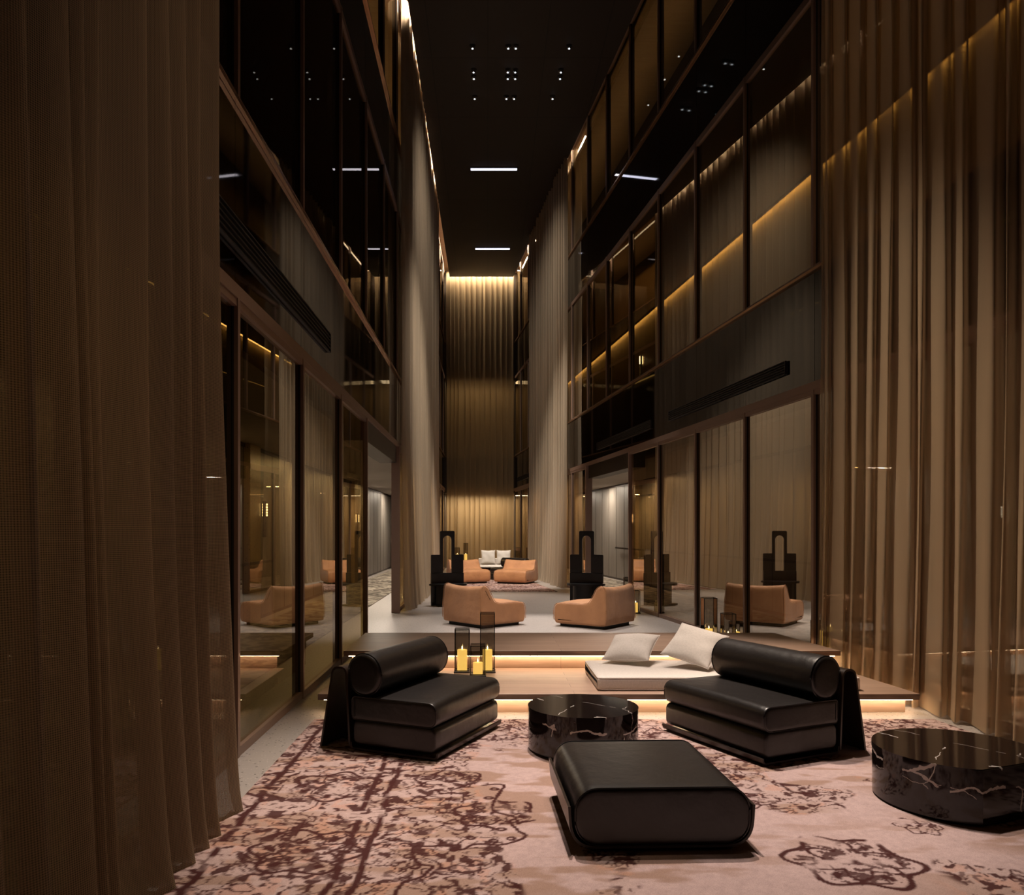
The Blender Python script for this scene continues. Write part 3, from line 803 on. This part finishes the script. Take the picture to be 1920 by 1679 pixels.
def pillow(s, th, seed, mat, loc, rot, label, group=None):
    bm = pillow_mesh(s, th, seed)
    o = obj('cushion', bm, mat, smooth=180); o.location = loc; o.rotation_euler = rot; tag(o, label, 'cushion', group)
    bm = B(); pts = []
    n = 14
    for (a, b) in (((-1,-1),(1,-1)), ((1,-1),(1,1)), ((1,1),(-1,1)), ((-1,1),(-1,-1))):
        for k in range(n):
            f = k/n; u = a[0]+(b[0]-a[0])*f; v = a[1]+(b[1]-a[1])*f
            pin = 1-.07*(1-abs(v)**2)*abs(u)**3; pin2 = 1-.07*(1-abs(u)**2)*abs(v)**3
            pts.append((u*s/2*pin, v*s/2*pin2, 0))
    tube(bm, pts, .0035, 5, True); obj('seam', bm, mat, o, smooth=True)
    return o
pillow(.50, .17, 5, 'cream', (1.50, 8.27, .475), (math.radians(24), math.radians(-3), math.radians(-28)), 'pale linen cushion lying flatter on the daybed, left of the pair')
pillow(.51, .16, 9, 'cream', (2.09, 7.98, .54), (math.radians(34), math.radians(12), math.radians(-36)), 'pale linen cushion leaning on the daybed, right of the pair')

# ------------------------------------------------------------------ lanterns
def lantern_parts(t, w, h, ch, cr, dx=0):
    k = w/2; b = .007
    bm = B(); box(bm, -k-.012, k+.012, -k-.012, k+.012, 0, .014); bevel(bm, .002, 1); obj('base', bm, 'lantern', t)
    bm = B()
    for sx in (-1, 1):
        for sy in (-1, 1): box(bm, sx*k-b/2, sx*k+b/2, sy*k-b/2, sy*k+b/2, .014, h)
    for z in (.02, h-.004):
        for s in (-1, 1):
            box(bm, -k, k, s*k-b/2, s*k+b/2, z-.004, z+.004); box(bm, s*k-b/2, s*k+b/2, -k, k, z-.004, z+.004)
    obj('frame', bm, 'lantern', t)
    bm = B()
    for s in (-1, 1):
        for ax in (0, 1):
            q = [(-k, s*k, .02), (k, s*k, .02), (k, s*k, h-.004), (-k, s*k, h-.004)]
            if ax: q = [(y, x, z) for x, y, z in q]
            bm.faces.new([bm.verts.new(p) for p in q])
    obj('glass', bm, 'lantern_glass', t)
    bm = B(); cyl(bm, 0, 0, .015, .015+ch, cr, 28)
    c = obj('candle', bm, 'candle', t, smooth=40)
    bm = B()
    for i in range(6):
        pass
    prof = [(0.0001, .0), (.005, .006), (.0065, .014), (.004, .024), (.0005, .036)]
    rings = [[bm.verts.new((r*math.cos(2*PI*i/10), r*math.sin(2*PI*i/10), .019+ch+z)) for i in range(10)] for r, z in prof]
    for a, b2 in zip(rings[:-1], rings[1:]):
        for i in range(10): bm.faces.new((a[i], a[(i+1)%10], b2[(i+1)%10], b2[i]))
    obj('flame', bm, 'flame', c, smooth=True)
def lantern(loc, w, h, ch, cr, label, rz=0, group='candle lanterns', light=0):
    t = thing('candle_lantern', label, 'lantern', loc, rz, group)
    lantern_parts(t, w, h, ch, cr)
    if light:
        l = bpy.data.lights.new('candle_light', 'POINT'); l.energy = light; l.color = (1,.6,.2); l.shadow_soft_size = .03
        lo = bpy.data.objects.new('candle_light', l); COL.objects.link(lo); lo.location = (loc[0], loc[1], loc[2]+ch+.09)
    return t
px = lambda x, D: (x-915)*D/1480
G1 = 'candle lanterns on the oak step'
lantern((px(914, 8.42), 8.44, .19), .15, .63, .22, .052, 'tallest of three glass candle lanterns on the oak step', 0, G1)
lantern((px(866.5, 8.42), 8.44, .19), .15, .46, .22, .052, 'medium glass candle lantern, left of three on the oak step', 0, G1)
lantern((px(896, 8.25), 8.22, .19), .15, .32, .12, .050, 'smallest glass candle lantern in front on the oak step', 0, G1)
G2 = 'candle lanterns behind the platform at right'
lantern((px(1333,10.7), 10.80, 0), .175, .78, .34, .05, 'tallest glass lantern behind the right end of the oak platform', 0, G2)
lantern((px(1356,10.6), 10.38, 0), .155, .61, .32, .05, 'middle height glass lantern behind right end of the oak platform', 0, G2)
lantern((px(1381,10.6), 10.62, 0), .145, .47, .32, .05, 'lowest glass lantern behind the right end of the oak platform', 0, G2)
G3 = 'candle lanterns beside the tan armchair'
lantern((px(1192,16.2), 16.2, 0), .15, .47, .2, .042, 'glass lantern on floor peeking out right of the tan armchair', 0, G3)
lantern((px(1176,18.6), 18.6, 0), .15, .60, .2, .042, 'glass lantern by the right doorway edge behind the tan armchair', 0, G3)

# ------------------------------------------------------------------ tan armchairs
TP = [(.06,.055), (-.005,.12), (-.02,.30), (-.012,.52), (.0,.66), (.05,.715), (.13,.71), (.20,.66), (.26,.56), (.33,.465), (.45,.425), (.65,.425), (.88,.42), (1.01,.39), (1.05,.30), (1.055,.18), (1.03,.08), (.95,.05), (.5,.05)]
TPc = catmull(TP, 5)
def tan_chair(loc, rz, label, group):
    t = thing('suede_armchair', label, 'armchair', loc, rz, group)
    def wp(v, W):
        k = (2*v.x/W)
        if v.z > .45: v.z += .035*(abs(k)**2.2)*min(1, (v.z-.45)/.2) - .01
        if v.z > .3 and v.y > .35: v.z += .02*max(0,1-k*k)
        v.x *= 1+.02*math.sin(v.z*6)
        if v.y < .1 : v.y += .02*(k*k) * min(1, v.z/.5)
        return v
    bm = B(); loft(bm, TPc, 1.08, .045, 5, 20, wp); obj('upholstery', bm, 'tan', t, smooth=60)
    for s in (-1, 1):
        pts = [wp(Vector((s*(1.08/2-.008), y, z)), 1.08) for y, z in TPc if z >= .10]
        bm = B(); tube(bm, pts, .005, 5, False); obj('piping', bm, 'tan', t, smooth=True)
    bm = B(); box(bm, -.46, .46, .08, .96, 0, .06); obj('plinth', bm, 'plinth', t)
    return t
GT = 'tan suede armchairs with backs to camera'
def rot_from_seatdir(dx, dy): return math.atan2(dy, dx)-PI/2
# left chair: back edge centre between (-.797,14.38) and (-.155,13.53)
tc1 = tan_chair((-.47, 13.98, 0), rot_from_seatdir(.757,.653), 'tan suede armchair seen from behind, left one beyond the oak platform', GT)
dup(tc1, (2.33, 13.84, 0), rot_from_seatdir(-.80,.62), 'tan suede armchair seen from behind, right one beyond the oak platform', GT)
GF = 'tan armchairs on the far rug'
dup(tc1, (1.12, 25.75, .0155), rot_from_seatdir(-.42,-.9), 'tan armchair on the far rug, right, beside the hanging curtain', GF)
dup(tc1, (-.86, 25.9, .0155), rot_from_seatdir(.42,-.9), 'tan armchair on the far rug, left, half hidden by tall black chair', GF)

# ------------------------------------------------------------------ tall black chairs
def tall_chair(loc, rz, label):
    t = thing('tall_back_chair', label, 'chair', loc, rz, 'tall black sculptural chairs')
    # back: stepped silhouette with arched opening; plane x-z at y=.30..0.34 ; seat towards -y
    W, SH_, TW, TH, Zb = .76, 1.15, .34, 1.69, .735
    aw, at = .105, 1.58
    bm = B(); th = .05; y0 = .22
    # outer outline pieces as quads strips around the arch
    def slab(pts):
        lo = [bm.verts.new((x, y0, z)) for x, z in pts]; hi = [bm.verts.new((x, y0+th, z)) for x, z in pts]
        bm.faces.new(lo); bm.faces.new(hi[::-1]); n = len(pts)
        for i in range(n): bm.faces.new((lo[i], lo[(i+1)%n], hi[(i+1)%n], hi[i]))
    n = 14; ca = at-aw
    outer_top = [(TW/2*(1), TH)]
    inner = [(aw, Zb)] + [(aw*math.cos(PI*i/n), ca+aw*math.sin(PI*i/n)) for i in range(n+1)] + [(-aw, Zb)]
    rr = .03
    out = [(W/2, Zb), (W/2, SH_-.015), (W/2-.015, SH_), (TW/2, SH_), (TW/2, TH-rr), (TW/2-rr*.3, TH-rr*.3), (TW/2-rr, TH)]
    outline = out + [(-x, z) for x, z in reversed(out)]
    slab(outline + list(reversed(inner)))
    obj('backrest', bm, 'black_wood', t, smooth=30)
    bm = B(); box(bm, -W/2, W/2, .18, .29, .50, Zb-.002); bevel(bm, .008); obj('back_band', bm, 'black_wood', t)
    # half-round seat
    def dpoly(bm, R, z0, z1, yb):
        pts = [(R*math.cos(a), yb-R*.95*math.sin(a)) for a in [PI*i/28 for i in range(29)]]
        lo = [bm.verts.new((x,y,z0)) for x,y in pts]; hi = [bm.verts.new((x,y,z1)) for x,y in pts]
        bm.faces.new(lo); f = bm.faces.new(hi[::-1]); n = len(pts)
        for i in range(n): bm.faces.new((lo[i], lo[(i+1)%n], hi[(i+1)%n], hi[i]))
        bmesh.ops.bevel(bm, geom=list(f.edges), offset=.012, segments=2, affect='EDGES')
    bm = B(); dpoly(bm, .44, .455, .50, .20); obj('seat', bm, 'black_wood', t, smooth=35)
    bm = B(); dpoly(bm, .30, .03, .454, .18); obj('pedestal', bm, 'black_wood', t, smooth=35)
    bm = B(); box(bm, -W/2, W/2, .20, .28, .0, .4995); bevel(bm, .006); obj('back_panel', bm, 'black_wood', t)
    bm = B(); box(bm, -.32, .32, -.1, .2, 0, .031); obj('plinth', bm, 'plinth', t)
    return t
tl = tall_chair((px(843,17.4), 17.75, 0), math.radians(20), 'tall black arched-back chair behind the left tan armchair')
dup(tl, (px(1099,17.4), 17.75, 0), math.radians(-20), 'tall black arched-back chair behind the right tan armchair')

# ------------------------------------------------------------------ far group
lt = lounge_chair((1.55, 27.6, .0155), 0, 'far black leather lounge chair behind tan armchair on the right')
lt.location = (.48, 26.62, .017); lt.rotation_euler = (0,0,math.atan2(.71,.70)-PI/2)
drum((.0, 28.1, .0155), .29, .38, None, .4, 'small dark drum table between the far armchairs')
t = thing('white_daybed', 'white upholstered daybed at the far end below the gold curtain', 'daybed', (.62, 31.0, 0))
bm = B(); box(bm, -1.0, 1.0, -.7, .6, .0, .18); bevel(bm, .01); obj('base', bm, 'oak', t)
bm = B(); softslab(bm, 0, 1.9, -.66, .6, .182, .33, .05, puff=.02); obj('mattress', bm, 'white_linen', t, smooth=50)
bm = B(); box(bm, -1.0, 1.0, .61, .85, .0, .58); bevel(bm, .03, 3); obj('backrest', bm, 'cream', t, smooth=40)
GP = 'white cushions on the far daybed'
pillow(.56, .16, 15, 'white_linen', (px(915.5,31.1), 31.35, .64), (math.radians(76), 0, math.radians(3)), 'white cushion standing on the far daybed, left one', GP)
pillow(.56, .16, 16, 'white_linen', (px(944.5,31.1), 31.35, .64), (math.radians(76), 0, math.radians(-3)), 'white cushion standing on the far daybed, right one', GP)
GL = 'lanterns at the far end'
lantern((px(857,31.5), 31.75, .39), .19, .62, .34, .06, 'wide glass lantern glowing at far left end behind the chairs', 0, GL)
lantern((px(873,31.5), 31.75, .39), .17, .80, .34, .06, 'tall narrow glass lantern at the far end beside the wide one', 0, GL)
bm = B(); box(bm, -1.55, -.42, 31.45, 32.1, 0, .39); bevel(bm, .01); s_ = obj('side_ledge', bm, 'oak'); tag(s_, 'low oak ledge carrying lanterns at the far left', 'ledge')
lantern((px(971,32), 32.0, 0), .2, 1.0, .2, .07, 'dark glass lantern at the far right end by the gold curtain', 0, GL)

# ------------------------------------------------------------------ ceiling fixtures
rows = [(86, 'nearest'), (131, 'second'), (138, 'third'), (181, 'farthest')]
cols = {0: [(886,'left column'), (953,'centre-left column'), (967,'centre-right column'), (1067,'right column')],
        1: [(888,'left column'), (952,'centre-left column'), (966,'centre-right column'), (1051.5,'right column')],
        2: [(888.5,'left column'), (952,'centre-left column'), (966,'centre-right column'), (1050,'right column')],
        3: [(890,'left column'), (949.5,'centre-left column'), (964,'centre-right column'), (1036,'right column')]}
proto = None
for ri, (y, rn) in enumerate(rows):
    D = (HC-1.7)*1480/(995-y)
    if ri == 2: D += .12
    for x, cn in cols[ri]:
        lab = 'small round ceiling spotlight, %s row, %s' % (rn, cn)
        if proto is None:
            proto = thing('ceiling_spotlight', lab, 'spotlight', (px(x,D), D, HC), 0, 'small round ceiling spotlights')
            bm = B(); cyl(bm, 0, 0, -.012, -.0005, .075, 24); obj('trim_ring', bm, 'lantern', proto, smooth=40)
            bm = B(); bmesh.ops.create_uvsphere(bm, u_segments=20, v_segments=12, radius=.055, matrix=Matrix.Translation((0,0,-.03))); obj('reflector', bm, 'chrome', proto, smooth=True)
            bm = B(); cyl(bm, 0.0, -.022, -.084, -.074, .022, 16); obj('lens', bm, 'bulb', proto, smooth=40)
        else: dup(proto, (px(x,D), D, HC), 0, lab)
for (y, x0, x1, nm) in ((318, 881, 971, 'nearer'), (467, 890, 957, 'farther')):
    D = (HC-1.7)*1480/(995-y)
    t = thing('linear_ceiling_light', '%s lit white slot light across the dark ceiling' % nm, 'ceiling light', (px((x0+x1)/2, D), D, HC), 0)
    hw = (x1-x0)/2*D/1480
    bm = B(); box(bm, -hw, hw, -.15, .15, -.012, 0)
    obj('housing', bm, 'lantern', t)
    bm = B(); box(bm, -hw+.03, hw-.03, -.10, .02, -.022, -.0125); obj('diffuser', bm, 'tube', t)

# ------------------------------------------------------------------ rugs (pattern as woven colour data)
def vnoise(X, Y, sc, seed):
    rs = np.random.RandomState(seed); G = rs.rand(256, 256)
    x, y = X*sc+37.3, Y*sc+11.7
    xi, yi = np.floor(x).astype(int), np.floor(y).astype(int); fx, fy = x-xi, y-yi
    fx = fx*fx*(3-2*fx); fy = fy*fy*(3-2*fy)
    g = lambda a, b: G[a % 256, b % 256]
    return (g(xi,yi)*(1-fx)+g(xi+1,yi)*fx)*(1-fy)+(g(xi,yi+1)*(1-fx)+g(xi+1,yi+1)*fx)*fy
def fbm(X, Y, sc, seed, o=3):
    s = 0; a = 1; t = 0
    for k in range(o): s = s+a*vnoise(X, Y, sc*2**k, seed+k); t += a; a *= .5
    return s/t
def sstep(a, b, x):
    t = np.clip((x-a)/(b-a), 0, 1); return t*t*(3-2*t)
def seg_dist(X, Y, pts):
    d = np.full(X.shape, 9.0)
    for (ax, ay), (bx, by) in zip(pts[:-1], pts[1:]):
        vx, vy = bx-ax, by-ay; L = vx*vx+vy*vy+1e-9
        t = np.clip(((X-ax)*vx+(Y-ay)*vy)/L, 0, 1)
        d = np.minimum(d, np.hypot(X-ax-t*vx, Y-ay-t*vy))
    return d
def fl(x, y):   # picture point -> floor coordinates, used once to lay out the ornament
    D = 1480*1.7/(y-995); return ((x-915)*D/1480, D)
def rug(name, x0, x1f, y0, y1, step, label, dense_fn, outlines, medals, beads, lines, z=.002):
    nx, ny = int((5.0)/step)+1, int((y1-y0)/step)+1
    u = np.linspace(0, 1, nx)[:, None]; yy = np.linspace(y0, y1, ny)[None, :]
    Y = np.repeat(yy, nx, 0); X = x0+(x1f(Y)-x0)*u
    wx = X+.05*(fbm(X,Y,5,1)-.5)*2+.02*(fbm(X,Y,18,2)-.5)*2; wy = Y+.05*(fbm(X,Y,5,3)-.5)*2+.02*(fbm(X,Y,18,4)-.5)*2
    dens = dense_fn(X, Y)
    # scrolling vines: iso-lines of smooth noise, leaves: small blobs
    n1 = fbm(wx, wy, 6.2, 10, 2); n2 = fbm(wx, wy, 9.5, 20, 2); n3 = fbm(wx, wy, 17, 30, 2); n4 = fbm(wx, wy, 30, 35, 2); n5 = fbm(wx, wy, 13, 45, 2)
    vine = 1-sstep(.012, .034, np.abs(n1-.5)); vine2 = 1-sstep(.010, .030, np.abs(n2-.52)); vine3 = 1-sstep(.014,.04,np.abs(n5-.47))
    leaf = sstep(.66, .69, n3); leaf2 = sstep(.69, .72, n4)
    gate = fbm(X, Y, 2.2, 50, 2)
    dark = np.maximum.reduce([vine*sstep(.30,.45,gate), vine3*sstep(.5,.56,fbm(X,Y,4,55,2)), vine2*sstep(.40,.5,1-gate), leaf*.95, leaf2*.7])
    dark = dark*sstep(.0, .25, dens-.55*fbm(X,Y,7,60,2))
    for pts, wd in outlines: dark = np.maximum(dark, 1-sstep(wd*.7, wd*1.3, seg_dist(X+.35*(wx-X), Y+.35*(wy-Y), pts)))
    for bx, by, r in beads:
        d = np.hypot(wx*.4+X*.6-bx, wy*.4+Y*.6-by); dark = np.maximum(dark, (1-sstep(r*.8, r, d))*(1-.75*(1-sstep(r*.25, r*.45, d))))
    for lx, wd in lines:
        g = sstep(.28,.42, fbm(X*.3, Y, 9, 77+int(lx*100)%13, 2))
        dark = np.maximum(dark, (1-sstep(wd*.7, wd*1.4, np.abs(X+.4*(wx-X)-lx)))*g)
    for mx, my, R, rot in medals:
        dx, dy = X-mx+.4*(wx-X), Y-my+.4*(wy-Y); r = np.hypot(dx, dy)/R; th = np.arctan2(dy, dx)+rot
        lobe = 1+.13*np.cos(6*th); a = 1-sstep(.035,.07,np.abs(r-lobe*.9))
        b = 1-sstep(.03,.06,np.abs(r-.55*(1+.28*np.cos(6*th+PI))))
        c = (1-sstep(.10,.14,np.abs(r-.66)))*(1-sstep(.25,.45,np.abs(np.sin(3*th))))*sstep(.4,.5,n3+.1)
        d2 = 1-sstep(.1,.16,r); e = np.maximum(sstep(.53,.57,n4), vine2)*(r < .85)
        dark = np.maximum(dark, np.maximum.reduce([a, b, c, d2, e*.9])*sstep(.25,.4,fbm(X,Y,9,90,2)))
    # ground: blush with brown streaks running across, orange flecks
    st = fbm(X*.35, Y, 9, 100, 3); patch = fbm(X, Y, 1.3, 120, 2)
    streak = sstep(.44, .60, st)*sstep(.32, .55, patch)
    org = sstep(.60, .66, fbm(wx, wy, 11, 140, 3))*sstep(.1,.5,dens)*(1-dark)
    tone = fbm(X, Y, 40, 160, 2)
    base = np.array([.52,.375,.355]); brown = np.array([.30,.185,.135]); maroon = np.array([.055,.013,.012]); orange = np.array([.62,.25,.12])
    C = base[None,None,:]*(.88+.24*tone[...,None])
    C = C*(1-.8*streak[...,None])+brown*1.15*.8*streak[...,None]
    halo = sstep(.2,.6,dens)*.18
    C = C*(1-halo[...,None])+np.array([.42,.30,.24])*halo[...,None]
    C = C*(1-.25*org[...,None])+orange*.25*org[...,None]
    C = C*(1-.97*dark[...,None])+maroon*.97*dark[...,None]
    Z = z+.012+.002*dark*0+.0006*(tone-.5)
    V = np.stack([X, Y, Z+np.zeros_like(X)], -1).reshape(-1, 3)
    faces = gridfaces(nx, ny)
    me = bpy.data.meshes.new(name)
    # skirt down to the floor
    idx = np.arange(nx*ny).reshape(nx, ny)
    ring = list(idx[:,0])+list(idx[-1,1:])+list(idx[-2::-1,-1])+list(idx[0,-2:0:-1])
    nb = len(V); low = V[ring].copy(); low[:,2] = z
    V2 = np.vstack([V, low]); k = len(ring)
    for i in range(k): faces.append([int(ring[i]), nb+i, nb+(i+1)%k, int(ring[(i+1)%k])])
    me.from_pydata(V2.tolist(), [], faces)
    ca = me.color_attributes.new('weave', 'FLOAT_COLOR', 'POINT')
    CC = np.ones((len(V2), 4), dtype=np.float32); CC[:nb,:3] = C.reshape(-1,3); CC[nb:,:3] = C.reshape(-1,3)[ring]*.8
    ca.data.foreach_set('color', CC.ravel())
    me.update()
    o = link(name, me, 'rug'); tag(o, label, 'rug'); return o
def rug_mat():
    m, nt, out = newmat('woven_rug')
    p = nt.nodes.new('ShaderNodeBsdfPrincipled'); LK(nt, p.outputs[0], out.inputs[0]); p.inputs['Roughness'].default_value = .95; p.inputs['Specular IOR Level'].default_value = .1
    at = nt.nodes.new('ShaderNodeVertexColor'); at.layer_name = 'weave'
    tc = nt.nodes.new('ShaderNodeTexCoord'); nz = nt.nodes.new('ShaderNodeTexNoise'); nz.inputs['Scale'].default_value = 260; nz.inputs['Detail'].default_value = 2
    LK(nt, tc.outputs['Object'], nz.inputs['Vector'])
    mr = N(nt,'ShaderNodeMapRange'); mr.inputs['To Min'].default_value=.6; mr.inputs['To Max'].default_value=1.4; LK(nt, nz.outputs[0], mr.inputs[0])
    sc = N(nt,'ShaderNodeVectorMath',operation='SCALE'); LK(nt, at.outputs[0], sc.inputs[0]); LK(nt, mr.outputs[0], sc.inputs['Scale'])
    LK(nt, sc.outputs[0], p.inputs['Base Color'])
    b = nt.nodes.new('ShaderNodeBump'); b.inputs['Strength'].default_value=.5; b.inputs['Distance'].default_value=.004; LK(nt, nz.outputs[0], b.inputs['Height']); LK(nt, b.outputs[0], p.inputs['Normal'])
    return m
M['rug'] = rug_mat()

outl = [fl(*p) for p in [(905,1478),(942,1476),(930,1500),(927,1523),(950,1532),(971,1538),(958,1545),(970,1560),(985,1574),(940,1590),(891,1589),(865,1600),(840,1592),(810,1593),(774,1596),(781,1625),(810,1631),(800,1643),(788,1651),(759,1662),(748,1679),(735,1700)]]
def smooth_open(pts, n=5):
    P = [pts[0]]+list(pts)+[pts[-1]]; out = []
    for i in range(1, len(P)-2):
        p0, p1, p2, p3 = [Vector(q) for q in P[i-1:i+3]]
        for j in range(n):
            t = j/n; out.append(tuple(.5*((2*p1)+(p2-p0)*t+(2*p0-5*p1+4*p2-p3)*t*t+(3*p1-p0-3*p2+p3)*t**3)))
    return out+[pts[-1]]
outl = smooth_open(outl, 4)
bd = [(927,1484),(918,1500),(905,1519),(940,1560),(960,1577),(880,1577),(855,1594),(925,1583),(765,1612),(777,1590),(780,1632),(760,1655)]
beads = [fl(*p)+(.035,) for p in bd]
scallop2 = [fl(*p) for p in [(915,1440),(930,1450),(995,1470),(1010,1450),(1000,1440)]]
def dense(X, Y):
    # bold to the left of the scalloped border, sparse sprigs elsewhere
    edge = .10-.16*(Y-4.0) + .35*np.clip(Y-5.6, 0, 2)
    left = sstep(.08, -.08, X-edge)
    back = sstep(5.7, 6.6, Y)*.75
    right = sstep(.46, .58, fbm(X, Y, 1.9, 200, 2))*.62*(X > .5)
    return np.maximum.reduce([left, back, right])
meds = [(1.86, 4.02, .33, .2), (1.60, 4.95, .16, .5), (3.4, 4.05, .30, .9), (2.45, 4.5, .13, .2), (-.95, 4.15, .3, .1), (-1.0, 5.2, .3, .6), (.05, 4.7, .26, .3), (-.25, 5.3, .24, .3)]
rug('patterned_rug', -1.55, lambda y: 4.80-SH*y, 1.2, 7.05, .0095, 'large blush and maroon floral rug under the black leather seating', dense, [(outl, .011)], meds, beads, [(-.755,.018), (-.635,.018), (-1.43,.02)])
rug('patterned_rug', -1.4, lambda y: 4.45-SH*y, 21.8, 29.0, .03, 'blush floral rug under the far tan armchairs', lambda X, Y: .8+0*X, [], [(.8,23.5,.5,0),(2,24,.4,1)], [], [(-1.2,.04),(1.9,.04)])
# corridor carpets
def carpet_mat():
    m, nt, out = newmat('corridor_carpet')
    p = nt.nodes.new('ShaderNodeBsdfPrincipled'); LK(nt, p.outputs[0], out.inputs[0]); p.inputs['Roughness'].default_value = .95
    tc = nt.nodes.new('ShaderNodeTexCoord'); nz = nt.nodes.new('ShaderNodeTexNoise'); nz.inputs['Scale'].default_value = 3.2; nz.inputs['Detail'].default_value = 7; nz.inputs['Distortion'].default_value = 1.4
    LK(nt, tc.outputs['Object'], nz.inputs['Vector'])
    rp = nt.nodes.new('ShaderNodeValToRGB'); rp.color_ramp.elements[0].position=.44; rp.color_ramp.elements[1].position=.56
    rp.color_ramp.elements[0].color=(.11,.09,.07,1); rp.color_ramp.elements[1].color=(.50,.44,.36,1)
    LK(nt, nz.outputs[0], rp.inputs[0]); LK(nt, rp.outputs[0], p.inputs['Base Color']); return m
M['carpet'] = carpet_mat()
for side, nm in (('L','left'), ('R','right')):
    bm = B(); wbox(bm, side, 1.5, 33, .75, 2.25, .001, .012); o = obj('runner_carpet', bm, 'carpet'); tag(o, 'long mottled grey carpet in the %s corridor behind the glazing' % nm, 'carpet')
